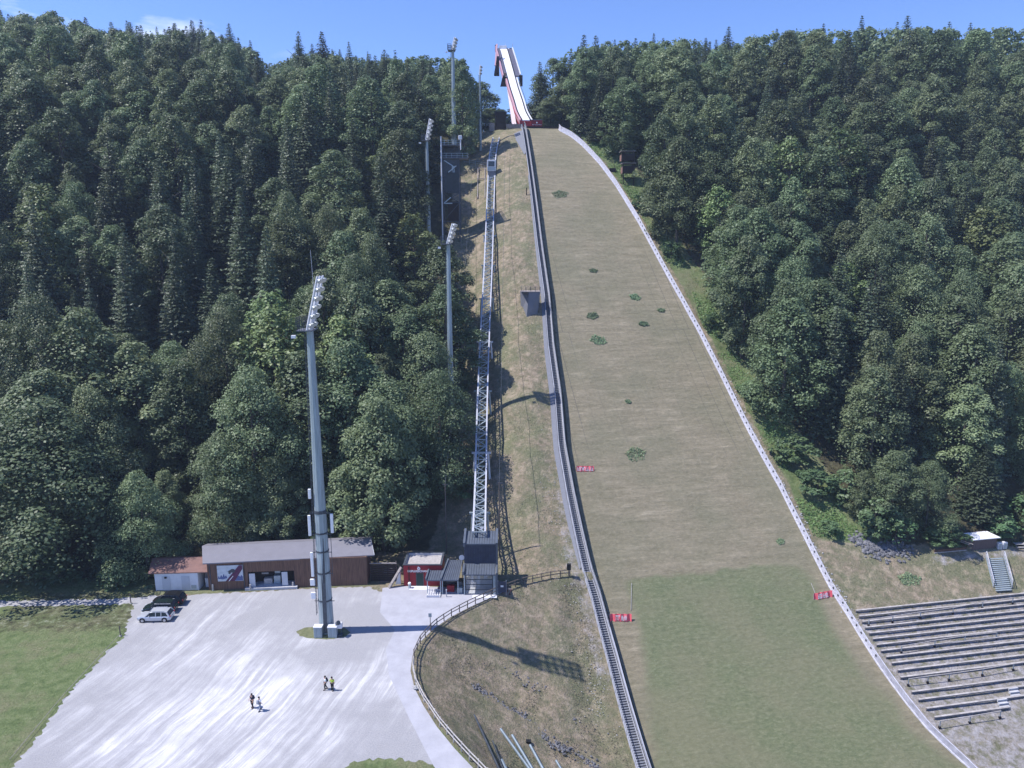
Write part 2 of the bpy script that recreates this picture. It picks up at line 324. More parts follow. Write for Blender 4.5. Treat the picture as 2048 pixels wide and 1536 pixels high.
Zg = Z + np.where(onflat, 0, bump_) * sm(0, 2.5, np.where(t_ < tl_, tl_ - 3.5 - t_, t_ - tr_ - 0.5).clip(0)) * sm(0, 2.0, np.abs(Z)) * np.where((t_ > tr_) & (s_ < 38), 0.12, 1)
inside = (t_ > tl_ - 0.3) & (t_ < tr_ + 0.2) & (s_ < 154)
Zg = np.where(inside, Zg - 0.6, Zg)
Zg = Zg - 0.00002 * (np.maximum(0, np.abs(X) - 300) ** 2)
zone = np.zeros(X.shape + (3,))
xw = np.interp(Y, [96, 110, 128, 150, 175, 195, 230], [-13, -15, -11, -10, -13, -16, -17])
slopeL = (t_ < tl_ + 1) & (X > xw) & (Y > 100) & (Y < 236)
bank = (X > np.interp(Y, _fy, _fx)) & (t_ < tl_ + 1) & (Y <= 106)
zone[..., 0] = np.where(slopeL | bank | (inside & (s_ > -30)), 1, 0)
rightlow = (t_ > tr_ - 1) & (Y < 116 + 0.06 * np.maximum(0, X - 58))
zone[..., 0] = np.where(rightlow, 1, zone[..., 0])
xe = np.interp(Y, EPY, EPXx)
strip = (t_ > tr_) & (X < xe + 5) & (Y >= 116) & (Y < 232)
zone[..., 1] = np.where(strip & (t_ > tr_ + 2.2), 1, 0); zone[..., 0] = np.where(strip, 1, zone[..., 0])
stand = (t_ > tr_) & (s_ < st(*tuple(at(1712, 1222))[:2])[0] + 0.6) & (s_ > -60)
zone[..., 2] = np.where(stand, 0.56, 0); pathr = (t_ > tr_ + 20) & (np.abs(s_ - st(*tuple(at(2010, 1107))[:2])[0]) < 1.2); zone[..., 2] = np.where(pathr, 0.56, zone[..., 2])
gravbank = (t_ < tl_ - 1) & (t_ > tl_ - 5.0) & (s_ < 48) & (s_ > 15); zone[..., 2] = np.where(gravbank, 0.46, zone[..., 2])
rockL = (t_ > tr_) & (t_ < tr_ + 1.9) & (s_ < 75) & (s_ > 20); zone[..., 2] = np.where(rockL, 0.5, zone[..., 2])
lawn_worn = (Y > 88) & (Y < 99) & (X > -72) & (X < -50)
meadow = (Y < 104) & (X < np.interp(Y, [50, 104], [-30, -55])) & onflat
zone[..., 1] = np.where(meadow, 0.75, zone[..., 1])
zone[..., 1] = np.where(meadow & lawn_worn, 0.52, zone[..., 1]); zone[..., 2] = np.where(meadow & lawn_worn, 0.34, zone[..., 2])
patchg = onflat & ~meadow; zone[..., 0] = np.where(patchg, 0.8, zone[..., 0]); zone[..., 1] = np.where(patchg & (Y < 70), 0.7, zone[..., 1])
for k in range(2):
    zz = zone; zone = zz.copy(); zone[1:-1, 1:-1] = (zz[1:-1,1:-1]*2 + zz[:-2,1:-1] + zz[2:,1:-1] + zz[1:-1,:-2] + zz[1:-1,2:]) / 6
g = grid_obj('ground', X, Y, Zg, M['ground'], zone); g['kind'] = 'structure'

# landing slope of plastic mats / mown grass
m = bpy.data.materials.new('landing slope mats'); T, n, l = nodes(m); b = n['Principled BSDF']; b.inputs['Roughness'].default_value = 0.95; b.inputs['Specular IOR Level'].default_value = 0.1
uvn = n.new('ShaderNodeUVMap'); V = uvn.outputs[0]; at_ = n.new('ShaderNodeVertexColor'); at_.layer_name = 'zone'; sep = n.new('ShaderNodeSeparateColor'); l.new(at_.outputs[0], sep.inputs[0])
band = nnoise(n, l, V, 1.0, 7, stretch=(0.12, 0.75, 1), rough=0.78); blot = nnoise(n, l, V, 0.07, 5); fine = nnoise(n, l, V, 1.6, 8, stretch=(0.7, 1.3, 1), rough=0.85); sp = nnoise(n, l, V, 5.0, 3, rough=0.9)
a = nramp(n, l, band, [(0.30, (0.13, 0.12, 0.078)), (0.46, (0.205, 0.182, 0.128)), (0.57, (0.285, 0.248, 0.18)), (0.64, (0.46, 0.40, 0.30))])
a2 = nramp(n, l, fine, [(0.3, (0.125, 0.115, 0.072)), (0.5, (0.235, 0.205, 0.14)), (0.70, (0.43, 0.375, 0.27))])
a = nmix(n, l, 0.55, a, a2)
wb = n.new('ShaderNodeTexWave'); wb.inputs['Scale'].default_value = 0.20; wb.inputs['Distortion'].default_value = 9.0; wb.inputs['Detail'].default_value = 3; wb.bands_direction = 'Y'; l.new(V, wb.inputs[0])
col_s = n.new('ShaderNodeRGB'); col_s.outputs[0].default_value = (0.31, 0.28, 0.20, 1)
a = nmix(n, l, nmath(n, l, 'MULTIPLY', nmath(n, l, 'MULTIPLY', nmath(n, l, 'POWER', wb.outputs[1], 3.0), 0.35), sep.outputs[1]), a, col_s.outputs[0])
a = nmix(n, l, nramp(n, l, blot, [(0.42, (0, 0, 0)), (0.62, (0.5, 0.5, 0.5))]), a, nramp(n, l, fine, [(0.3, (0.125, 0.13, 0.08)), (0.7, (0.21, 0.205, 0.14))]))
gr = nramp(n, l, fine, [(0.28, (0.075, 0.10, 0.05)), (0.5, (0.14, 0.165, 0.088)), (0.72, (0.26, 0.27, 0.17))])
gr = nmix(n, l, nramp(n, l, blot, [(0.40, (0, 0, 0)), (0.58, (0.9, 0.9, 0.9))]), gr, nramp(n, l, fine, [(0.3, (0.13, 0.135, 0.075)), (0.7, (0.24, 0.235, 0.15))]))
gr = nmix(n, l, 0.12, gr, a); c = nmix(n, l, edgefac(n, l, sep.outputs[0], fine, 1.3, 0.35), a, gr)
c = nmix(n, l, nramp(n, l, sp, [(0.64, (0, 0, 0)), (0.70, (0.7, 0.7, 0.7))]), c, nramp(n, l, sp, [(0, (0.4, 0.38, 0.32)), (1, (0.5, 0.48, 0.42))]))
br = n.new('ShaderNodeTexBrick'); br.inputs['Scale'].default_value = 1; br.inputs['Brick Width'].default_value = 2.6; br.inputs['Row Height'].default_value = 40; br.inputs['Mortar Size'].default_value = 0.06
br.inputs['Color1'].default_value = br.inputs['Color2'].default_value = (0, 0, 0, 1); br.inputs['Mortar'].default_value = (1, 1, 1, 1); l.new(V, br.inputs[0])
seam = n.new('ShaderNodeRGB'); seam.outputs[0].default_value = (0.09, 0.09, 0.085, 1)
c = nmix(n, l, nmath(n, l, 'MULTIPLY', nmath(n, l, 'MULTIPLY', br.outputs[0], 0.55), sep.outputs[2]), c, seam.outputs[0])
l.new(c, b.inputs['Base Color']); nbump(n, l, nmath(n, l, 'ADD', fine, band), 0.22, b)
M['mats'] = m
sv = np.concatenate([np.arange(-60, 154.1, 0.5)]); fv = np.linspace(0, 1, 72)
SS, FF = np.meshgrid(sv, fv, indexing='ij'); TT = tL(SS) - 0.3 + (tR(SS) - tL(SS) + 0.5) * FF
XX, YY = xy(SS, TT); ZZ = P(SS) + 0.04 + (vnoise(SS, TT, 3, 7) - .5) * 0.12
zn = np.zeros(SS.shape + (3,))
sg = st(*tuple(at(1400, 1148))[:2])[0]
zn[..., 0] = sm(sg + 1.0 + (vnoise(SS, TT, 4, 3) - .5) * 2, sg - 1.5 + (vnoise(SS, TT, 4, 3) - .5) * 2, SS) if False else 1 - sm(sg - 0.6, sg + 0.8, SS + (vnoise(SS, TT, 3, 3) - .5) * 1.0 + (vnoise(SS, TT, 1.2, 33) - .5) * .8)
lf = TT - tL(SS); rgt = tR(SS) - TT
zn[..., 0] *= sm(0, 3.2, lf + (vnoise(SS, TT, 3, 9) - .5) * 1.6 - np.interp(SS, [0, 8, 20, 40], [-2, -.5, 2.4, 3.0])); zn[..., 0] *= sm(0, 4, rgt + (vnoise(SS, TT, 4, 8) - .5) * 2.2 - np.interp(SS, [-5, 5, 22, 36], [-3, 0, 1.2, 0.2]))
zn[..., 1] = sm(60, 100, SS) * 0.8 + 0.2
zn[..., 2] = sm(45, 60, SS) * (1 - sm(95, 108, SS)) * (0.3 + 0.9 * np.maximum(sm(9, 2, rgt) if False else 1 - sm(2, 9, rgt), 1 - sm(1, 5, lf)))
ls = grid_obj('landing_slope', XX, YY, ZZ, M['mats'], zn, np.stack([TT, SS], -1)); ls['kind'] = 'structure'

# flat sheets: gravel lot and paved road
def sheet(name, px, z, mt, jit=0.0, step=1.0):
    pts = [flat(u, v) for u, v in px]; out_ = []
    for i, p in enumerate(pts):
        q = pts[(i+1) % len(pts)]; k = max(1, int((q-p).length / step))
        nrm = Vector((-(q-p).y, (q-p).x, 0)).normalized()
        for j in range(k):
            c_ = p.lerp(q, j/k); out_.append((c_.x + nrm.x*rng.uniform(-jit, jit), c_.y + nrm.y*rng.uniform(-jit, jit), z))
    me = bpy.data.meshes.new(name); me.from_pydata(out_, [], [tuple(range(len(out_)))])
    bm = bmesh.new(); bm.from_mesh(me); bmesh.ops.triangulate(bm, faces=bm.faces)
    bmesh.ops.recalc_face_normals(bm, faces=bm.faces)
    if sum(f.normal.z for f in bm.faces) < 0: bmesh.ops.reverse_faces(bm, faces=bm.faces)
    bm.to_mesh(me); bm.free(); me.materials.append(mt); o = bpy.data.objects.new(name, me); COL.objects.link(o); o['kind'] = 'structure'; return o
m = bpy.data.materials.new('limestone gravel'); T, n, l = nodes(m); b = n['Principled BSDF']; b.inputs['Roughness'].default_value = 0.95; b.inputs['Specular IOR Level'].default_value = 0.1
tcn = n.new('ShaderNodeTexCoord'); V = tcn.outputs['Object']
sub = n.new('ShaderNodeVectorMath'); sub.operation = 'SUBTRACT'; pc = flat(-700, 1180); sub.inputs[1].default_value = (pc.x, pc.y, 0); l.new(V, sub.inputs[0])
ln = n.new('ShaderNodeVectorMath'); ln.operation = 'LENGTH'; l.new(sub.outputs[0], ln.inputs[0])
# tyre arcs: noise across the radius of the turning curve, long along it
sx = n.new('ShaderNodeSeparateXYZ'); l.new(sub.outputs[0], sx.inputs[0]); ang = nmath(n, l, 'ARCTAN2', sx.outputs[1], sx.outputs[0])
wob = nnoise(n, l, V, 0.045, 3)
cb = n.new('ShaderNodeCombineXYZ'); l.new(nmath(n, l, 'ADD', ln.outputs['Value'], nmath(n, l, 'MULTIPLY', wob, 4.0)), cb.inputs[0]); l.new(nmath(n, l, 'MULTIPLY', ang, 5.0), cb.inputs[1])
k1 = nnoise(n, l, cb.outputs[0], 0.75, 10, rough=0.78); k2 = nnoise(n, l, V, 0.05, 4); k3 = nnoise(n, l, V, 6.0, 5, rough=0.85); k4 = nnoise(n, l, V, 0.8, 8, rough=0.8)
KM = nmath(n, l, 'ADD', k1, 0.0)
a = nramp(n, l, KM, [(0.34, (0.26, 0.255, 0.268)), (0.47, (0.355, 0.35, 0.37)), (0.56, (0.49, 0.485, 0.505)), (0.63, (0.78, 0.77, 0.78))])
a2 = nramp(n, l, k4, [(0.34, (0.27, 0.265, 0.285)), (0.50, (0.37, 0.365, 0.39)), (0.64, (0.62, 0.61, 0.63))])
grey = nramp(n, l, k3, [(0.3, (0.24, 0.238, 0.25)), (0.7, (0.39, 0.385, 0.40))])
c = nmix(n, l, 0.25, a, a2); c = nmix(n, l, nramp(n, l, k2, [(0.42, (0.95, 0.95, 0.95)), (0.60, (0, 0, 0))]), c, grey)
gd = n.new('ShaderNodeVectorMath'); gd.operation = 'DISTANCE'; gc = flat(500, 1370); gd.inputs[1].default_value = (gc.x, gc.y, 0); l.new(V, gd.inputs[0])
wr_ = n.new('ShaderNodeMapRange'); wr_.inputs[1].default_value = 6; wr_.inputs[2].default_value = 24; wr_.inputs[3].default_value = 0.085; wr_.inputs[4].default_value = 0.0
l.new(nmath(n, l, 'ADD', gd.outputs['Value'], 0.0), wr_.inputs[0])
l.new(wr_.outputs[0], KM.node.inputs[1])
pw = n.new('ShaderNodeRGB'); pw.outputs[0].default_value = (0.64, 0.635, 0.65, 1)
c = nmix(n, l, 0.16, c, grey)
l.new(c, b.inputs['Base Color']); nbump(n, l, k3, 0.06, b); M['gravel'] = m
LOT = [(-60,1214),(0,1213),(240,1209),(268,1207),(266,1218),(252,1258),(246,1276),(215,1303),(190,1332),(150,1372),(120,1412),(78,1470),(30,1528),(-60,1640),(690,1640),(690,1536),(700,1524),(770,1517),(845,1522),(866,1530),(872,1520),(830,1440),(788,1350),(782,1300),(800,1260),(770,1225),(775,1190),(738,1174),(600,1178),(420,1188),(300,1192),(230,1198),(0,1202),(-60,1203)]
sheet('gravel_lot', LOT, 0.008, M['gravel'], 0.30, 0.35)
M['asphalt'] = mat('pale asphalt', (0.375, 0.375, 0.415), 0.9, 0.10, 0.5, bump=0.01, bscale=12, spec=0.15)
ROAD = [(765,1176),(806,1172),(1010,1178),(1003,1186),(940,1214),(900,1235),(868,1257),(840,1284),(825,1312),(821,1342),(829,1376),(846,1410),(874,1454),(909,1497),(948,1538),(1004,1596),(940,1640),(866,1530),(820,1440),(778,1350),(772,1300),(790,1260),(760,1225)]
sheet('road', ROAD, 0.014, M['asphalt'], 0.0, 3)
# grass island round the mast foot
isl = [(592,1262),(615,1254),(650,1252),(690,1256),(702,1265),(692,1274),(660,1279),(625,1278),(600,1272)]
M['grass_patch'] = mat('short dry grass', (0.10, 0.115, 0.055), 0.95, 0, 2.0, col2=(0.20, 0.20, 0.11), bump=0.08, bscale=9)
sheet('grass_island', isl, 0.016, M['grass_patch'], 0.15, 0.4)
sheet('verge', [(300,1190),(420,1187),(600,1177),(740,1171),(738,1166),(420,1178),(300,1184)], 0.018, M['grass_patch'], 0.22, 0.5)

# ------------------------------------------------------------------ vegetation meshes
def quads_mesh(name, C, Nn, size, aspect=0.65, r=NR):
    C = np.asarray(C); n_ = len(C); Nn = Nn / (np.linalg.norm(Nn, axis=1, keepdims=True) + 1e-9)
    rv = r.normal(size=(n_, 3)); u = np.cross(Nn, rv); u /= np.linalg.norm(u, axis=1, keepdims=True) + 1e-9; v = np.cross(Nn, u)
    h = (np.asarray(size) / 2).reshape(-1, 1); a_ = u * h; b_ = v * h * aspect
    Vv = np.stack([C - a_, C - b_ * 1.0 + a_ * .1, C + a_, C + b_ * 1.0 + a_ * .1], 1).reshape(-1, 3)
    return Vv
def mesh_from_quads(name, Vv, mt):
    me = bpy.data.meshes.new(name); nv = len(Vv); me.vertices.add(nv); me.vertices.foreach_set('co', Vv.reshape(-1).astype(np.float32))
    me.loops.add(nv); me.loops.foreach_set('vertex_index', np.arange(nv, dtype=np.int32)); nf = nv // 4
    me.polygons.add(nf); me.polygons.foreach_set('loop_start', np.arange(0, nv, 4, dtype=np.int32)); me.polygons.foreach_set('loop_total', np.full(nf, 4, dtype=np.int32))
    me.update(); me.materials.append(mt); return me
def broad_pts(seed, h, r, nl, per, ls, low=0.16, shape=0.52, top=1.0):
    q = np.random.RandomState(seed); Cs = []; Ns = []; Sz = []
    lean = q.uniform(-.04, .04, 2)
    for i in range(nl):
        zf = low + (1.0 - low) * (1 - (1 - (i + q.rand()) / nl) ** 1.0); zc = zf * h * 0.95
        prof = max(0.02, 1 - (abs(zf - shape) / (1.06 - shape if zf > shape else shape + 0.12)) ** 1.5) ** 0.95 * r
        an = q.uniform(0, 6.283); rad = prof * (q.uniform(0.45, 1.2)); lr = q.uniform(0.14, 0.34) * r * (0.75 if zf > .85 else 1)
        c0 = np.array([math.cos(an) * rad + lean[0]*zc, math.sin(an) * rad + lean[1]*zc, zc])
        k = int(per * (lr / (0.3 * r)) ** 2)
        d = q.normal(size=(k, 3)); d /= np.linalg.norm(d, axis=1, keepdims=True); d[:, 2] = np.where(d[:, 2] < -0.35, -d[:, 2], d[:, 2])
        rr = lr * (0.62 + 0.45 * q.rand(k, 1)); p = c0 + d * rr * np.array([1.05, 1.05, 0.88]) ; p[:, 2] -= 0.12 * (d[:, 0]**2 + d[:, 1]**2) * lr
        Cs.append(p); Ns.append(d * 0.7 + q.normal(size=(k, 3)) * 0.34 + np.array([-.12, 0, 0.6])); Sz.append(ls * q.uniform(0.6, 1.35, k))
    k = int(nl * per * .10); zf = low + (1 - low) * q.rand(k) ** .9; an = q.uniform(0, 6.283, k)
    pr = np.clip(1 - (np.abs(zf - shape) / np.where(zf > shape, 1.06 - shape, shape + .12)) ** 2, .02, 1) ** .85 * r * q.uniform(.6, .95, k) * (1 + .10 * np.sin(an * 3 + seed) + .07 * np.sin(an * 5 + zf * 14))
    Cs.append(np.stack([np.cos(an) * pr + lean[0]*zf*h, np.sin(an) * pr + lean[1]*zf*h, zf * h * .98 + .25 * np.sin(zf * 30 + an * 2)], 1)); Ns.append(np.stack([np.cos(an) * .5, np.sin(an) * .5, np.full(k, .8)], 1) + q.normal(size=(k, 3)) * .35); Sz.append(ls * q.uniform(.6, 1.3, k))
    return np.vstack(Cs), np.vstack(Ns), np.concatenate(Sz), q
def broad(name, seed, h, r, nl, per, ls, mt, **kw):
    C_, N_, S_, q = broad_pts(seed, h, r, nl, per, ls, **kw); return mesh_from_quads(name, quads_mesh(name, C_, N_, S_, 0.7, q), mt)
def spruce(name, seed, h, r, lev, br_, mt, ls=0.62, low=0.06):
    q = np.random.RandomState(seed); Cs = []; Ns = []; Sz = []
    for i in range(lev):
        f = (i + q.uniform(-.2, .2)) / lev; z0 = h * (low + (1 - low) * f); R0 = r * (1 - f) ** .86 * q.uniform(0.85, 1.12) + 0.05
        nb = max(4, int(br_ * (0.35 + 0.65 * (1 - f))))
        for j in range(nb):
            an = 6.283 * (j + q.uniform(-.3, .3)) / nb; L = R0 * q.uniform(0.7, 1.12); k = max(3, int(L / 0.16))
            tt = np.linspace(0.12, 1, k); x = np.cos(an) * L * tt; y = np.sin(an) * L * tt; z = z0 - 0.30 * L * tt + 0.16 * L * tt ** 3
            w_ = 0.42 * (1 - tt * 0.55); off = q.normal(size=k) * w_ * 0.75
            Cs.append(np.stack([x - np.sin(an) * off, y + np.cos(an) * off, z + q.normal(size=k) * 0.08 - np.abs(off) * 0.35], 1))
            Ns.append(np.stack([np.cos(an) * .3 + q.normal(size=k) * .4, np.sin(an) * .3 + q.normal(size=k) * .4, np.full(k, 0.8)], 1)); Sz.append(ls * q.uniform(0.7, 1.3, k) * (1 - .38 * f))
    C_, N_, S_ = np.vstack(Cs), np.vstack(Ns), np.concatenate(Sz)
    return mesh_from_quads(name, quads_mesh(name, C_, N_, S_, 0.5, q), mt)
def trunk_mesh(name, h, r, seed, limbs=7):
    b_ = MB(); q = random.Random(seed); p = Vector((0, 0, -1.0)); rr = r
    for k in range(6):
        nx_ = Vector((q.uniform(-.12, .12), q.uniform(-.12, .12), (h * 0.88 + 1) / 6)) + p; b_.tube(p, nx_, rr, rr * 0.8, 8, k in (0, 5)); p = nx_; rr *= 0.8
    for k in range(limbs):
        z = h * q.uniform(0.3, 0.8); a_ = q.uniform(0, 6.28); L = h * q.uniform(0.1, 0.17)
        b_.tube((0, 0, z), (math.cos(a_) * L, math.sin(a_) * L, z + L * 0.7), r * 0.35, r * 0.1, 5)
    o = b_.build(name, M['trunk']); me = o.data; bpy.data.objects.remove(o); return me
BR = [broad('crown', 100 + i, 20, rr_, int(nl_ * 1.25), 360, 0.37, M['leaf'], shape=sh_, low=lo_) for i, (rr_, nl_, sh_, lo_) in enumerate([(5.4, 52, .36, .05), (4.8, 50, .44, .05), (5.8, 54, .30, .06), (4.5, 48, .38, .05), (5.2, 56, .48, .07), (5.5, 50, .32, .05)])]
BIG = [broad('crown', 140 + i, 20, 7.4, 74, 420, 0.32, M['leaf'], shape=.28, low=.04) for i in range(3)]
BRL = broad('crown', 120, 20, 4.9, 44, 185, 0.50, M['leaf_light'], shape=.5, low=.15)
SPR = [spruce('crown', 200 + i, 22, r_, lv, nb, M['needle']) for i, (r_, lv, nb) in enumerate([(4.6, 44, 27), (4.0, 42, 25), (5.0, 40, 29), (3.8, 38, 24)])]
TRB = [trunk_mesh('trunk', 20, 0.36, i) for i in range(2)]; TRS = trunk_mesh('trunk', 22, 0.26, 9, 2)
SH = [broad('foliage', 300 + i, 4, 1.9, 20, 120, 0.30, M['shrub'], low=.10, shape=.45) for i in range(3)]
TSH = trunk_mesh('stem', 3.4, 0.09, 31, 4)
LOWB = [broad_pts(400 + i, 20, 4.8, 26, 62, 0.95, low=.3) for i in range(2)]

# silhouette the ridge reaches (photo rows of the tree tops), used for the height of the ridge trees
SIL = [(-200,20),(0,18),(130,20),(170,38),(215,60),(250,48),(300,62),(345,50),(390,52),(440,60),(500,88),(535,128),(560,118),(600,100),(660,98),(720,112),(800,108),(860,104),(940,105),(972,122),(978,215),(1000,226),(1056,226),(1064,205),(1090,130),(1120,104),(1160,80),(1230,78),(1300,72),(1400,70),(1460,78),(1500,70),(1560,48),(1640,50),(1700,48),(1800,42),(1900,46),(2048,44),(2300,40)]
sil = lambda u: float(np.interp(u, [p[0] for p in SIL], [p[1] for p in SIL]))
cells = []
q = random.Random(77)
def try_tree(x, y):
    s, t = st(x, y); z = gz(x, y)
    u, v = pix((x, y, z)); left = t < 0
    if y > 372 or y < 98: return
    ut, vt = pix((x, y, z + 20))
    if ut < -110 or ut > 2160: return
    if float(t) < float(tL(s)) + 1 or x < 8 and y > 230:
        xl = np.interp(y, [98, 106, 112, 125, 150, 168, 180, 195, 215, 226, 240, 300], [-53, -53, -21, -16, -15.5, -18, -25, -25, -22, -16, -15, -16])
        if x > xl: return
        if y < 107.5 and x > -56: return
        if y < 101 + (0 if x < -60 else 3): return
        side = 'left'
    elif x > np.interp(y, EPY, EPXx) + 2.2 and y > 119.5 + 0.02 * (x - 58) and (y < 236 or x > 16):
        side = 'right'
    else: return
    # kind: spruces in patches
    pc_ = float(vnoise(np.array([x + 300.]), np.array([y]), 17, 21)[0]); 
    con = pc_ > (0.60 if side == 'left' else 0.70) or (q.random() < 0.06)
    if side == 'left' and 190 < ut < 460 and 300 < vt < 620: con = q.random() < 0.75
    if side == 'right' and 1150 > ut: con = q.random() < 0.6
    if side == 'left' and ut > 540 and con and y < 150: con = False
    h = q.uniform(19, 29) * (1.06 if con else 1.0)
    if side == 'left' and y < 112: h = q.uniform(12, 19)
    if side == 'right' and y < 128: h = q.uniform(9, 15)
    sv_ = sil(ut) + (q.uniform(0, 26)) - (q.uniform(0, 20) if con else 0)
    ztop = zrow(sv_, y)
    if z + h > ztop: h = ztop - z
    if h < 7.0: return
    if h < 12 and con: con = False
    vt2 = pix((x, y, z + h))[1]
    if (abs(ut - 853) < 48 and vt2 < 425 and y < 191) or (abs(ut - 1256) < 52 and vt2 < 366 and y < 208) or (abs(ut - 905) < 40 and vt2 < 470 and y < 186): return
    cells.append(dict(x=x, y=y, z=z, h=h, con=con, side=side, u=ut, v=pix((x, y, z + h * .9))[1], ub=u, vb=v))
sp0 = 8.8; iy = 0; y = 99.0
while y < 372:
    spc = sp0 * (1.0 if y < 200 else 1.12); x = -270.0 + (iy % 2) * spc / 2
    while x < 300:
        try_tree(x + q.uniform(-2.3, 2.3), y + q.uniform(-2.1, 2.1)); x += spc
    y += spc * 0.87; iy += 1
# ridge gaps: anything along the skyline that stays below the silhouette is lifted a little
for c in cells:
    if c['y'] > 235 or (c['y'] > 210 and c['side'] == 'right' and c['x'] < 60):
        need = zrow(sil(c['u']) + 10, c['y']) - c['z']
        if 0 < need - c['h'] < 6: c['h'] = need
# a few trees placed by eye: (u, v of the foot, height, kind, label)
SPECIAL = [
 (120, 1128, 27, 'b', 1.75, 'huge broad beech tree at the left edge of the forest above the meadow'),
 (60, 1140, 22, 'b', 1.35, 'wide beech tree in the far left corner beside the shaded lane'),
 (275, 1090, 15, 's', 1.0, 'small pale conifer standing alone in the dark gap left of the red roofed shed'),
 (335, 1075, 12, 'b', 0.95, 'low beech tree directly behind the white shed with the red roof'),
 (455, 1085, 19, 'b', 1.25, 'round beech tree behind the left end of the long wooden barn'),
 (560, 1080, 15, 'b', 1.05, 'low beech tree behind the middle of the long wooden barn'),
 (690, 1075, 13, 'b', 1.1, 'low beech tree right of the big floodlight mast behind the barn'),
 (790, 1020, 24, 'b', 1.35, 'tall layered beech tree at the forest edge above the red building'),
 (850, 890, 22, 'b', 1.25, 'beech tree hiding the foot of the middle floodlight mast'),
 (830, 590, 19, 'l', 1.2, 'bright light green tree left of the steel tower'),
 (330, 520, 22, 's', 1.1, None),

 (925, 320, 26, 'b', 0.8, 'slim tall beech tree at the forest edge beside the ski jump tower gap'),
 (884, 985, 23, 'b', 1.3, 'tall beech at the forest edge level with the lower lift track'),
 (893, 800, 24, 'b', 1.15, 'tall beech right of the middle floodlight mast foot, above it'),
 (890, 690, 23, 'b', 1.2, 'beech at the forest edge below the bright light green tree'),

 (1165, 268, 21, 's', 1.0, None), (1200, 285, 21, 's', 1.1, None),
 (1780, 1050, 14, 'b', 1.2, 'low beech tree behind the heap of dark rocks'),
 (1720, 1035, 9, 'b', 1.1, 'young tree left of the heap of dark rocks'),
 (1850, 1060, 13, 'b', 1.3, 'beech tree left of the small shed with the white roof'),
]
def mk_tree(x, y, z, h, mesh, tmesh, base, wid, name, label, cat, group):
    o = thing(name, (x, y, z), label, cat, group, rz=q.uniform(0, 6.28)); k = h / base
    o.scale = (k * wid, k * wid, k)
    t = bpy.data.objects.new('trunk', tmesh); COL.objects.link(t); t.parent = o
    c = bpy.data.objects.new('crown', mesh); COL.objects.link(c); c.parent = o
    return o
for u, v, h, k, wid, lab in SPECIAL:
    p = at(u, v); z = gz(p.x, p.y)
    cells = [c for c in cells if (c['x'] - p.x) ** 2 + (c['y'] - p.y) ** 2 > (4.2 * wid) ** 2]
    con = k == 's'; kind = 'spruce_tree' if con else 'beech_tree'
    lab = lab or ('tall dark spruce in the conifer group left of the big mast' if u < 900 else ('dark spruce third in from the take-off, right of the slope top' if u > 1170 else 'narrow dark spruce second in from the take-off, right of the slope top'))
    big_ = (not con) and k != 'l' and wid > 1.2
    mk_tree(p.x, p.y, z - 0.2, h, (BRL if k == 'l' else (BIG[u % 3] if big_ else BR[(u // 7) % 6])) if not con else SPR[u % 4], TRS if con else TRB[0], 22 if con else 20, wid / 1.38 if big_ else wid, kind, lab, 'tree', None)
for u, v, yy, w_, k, lab in [(1080,121,246,1.25,'s','spruce with drooping branches just right of the red take-off hut'),(1108,112,250,1.2,'b','tall beech right of the drooping spruce beside the take-off'),(1125,150,240,1.1,'b','lower beech in front of the tall one right of the take-off'),(1102,190,238,1.2,'b','low round tree right of the take-off hut'),(1068,208,252,1.4,'b','low dark tree directly behind the take-off hut'),
      (1142,100,248,1.3,'s','tall spruce at the skyline left of the twin spruces by the slope'),(1000,218,258,1.6,'b','low tree behind the brown cabin on the saddle'),(1022,226,262,1.5,'b','low tree right of the brown cabin, behind the inrun foot'),(980,214,256,1.5,'b','low tree left of the brown cabin on the saddle'),(1045,228,268,1.5,'b','low tree seen just behind the red take-off table'),(962,160,262,1.2,'b','tree at the skyline end left of the brown cabin'),
      (596,59,250,1.1,'s','spruce with an open layered top on the skyline, left of the skyline pair'),(643,60,247,1.45,'s','broad dark spruce on the skyline, right one of the skyline pair'),(697,80,246,.9,'s','small spruce tip on the skyline right of the broad one'),(768,96,244,1.2,'s','blunt dark spruce on the skyline left of the tallest looking mast'),
      (457,44,285,1.3,'s','tall spruce on the left ridge just before it drops'),(383,38,290,1.5,'s','broad spruce standing highest on the left ridge'),(347,44,288,1.1,'s','spruce left of the highest one on the left ridge'),(500,78,275,1.0,'s','spruce on the falling end of the left ridge'),(170,32,288,1.5,'s','dark spruce on the far left ridge'),
      (1168,66,250,1.2,'s','left of the two spruce tips above the slope top'),(1192,68,252,1.3,'s','right of the two spruce tips above the slope top'),(1458,50,262,1.2,'s','single pointed spruce in the middle of the right skyline'),(1308,64,262,1.0,'s','thin spruce tip on the right skyline'),(1725,28,272,1.0,'s','spruce tip reaching the top picture edge on the right skyline'),(1816,28,270,1.4,'s','broad spruce on the skyline right of the tallest tip'),(1900,40,272,1.1,'s','spruce on the far right skyline'),(1942,42,274,1.0,'s','last spruce tip on the far right skyline'),(1648,44,270,.9,'s','slim spruce tip left of the tallest tip on the right skyline')]:
    zt_ = zrow(v, yy); x_ = (u - 1024) / FPX * (yy * math.cos(PITCH) + (CH - zt_) * math.sin(PITCH)); z_ = gz(x_, yy); h_ = zt_ - z_
    cells = [c for c in cells if (c['x'] - x_) ** 2 + (c['y'] - yy) ** 2 > (16 if yy < 246 else 8)]
    mk_tree(x_, yy, z_ - .2, h_, SPR[0] if k == 's' else BR[u % 6], TRS if k == 's' else TRB[0], 22 if k == 's' else 20, w_ * (1 if k == 's' or h_ > 14 else 1.3), 'spruce_tree' if k == 's' else 'beech_tree', lab, 'tree', None)
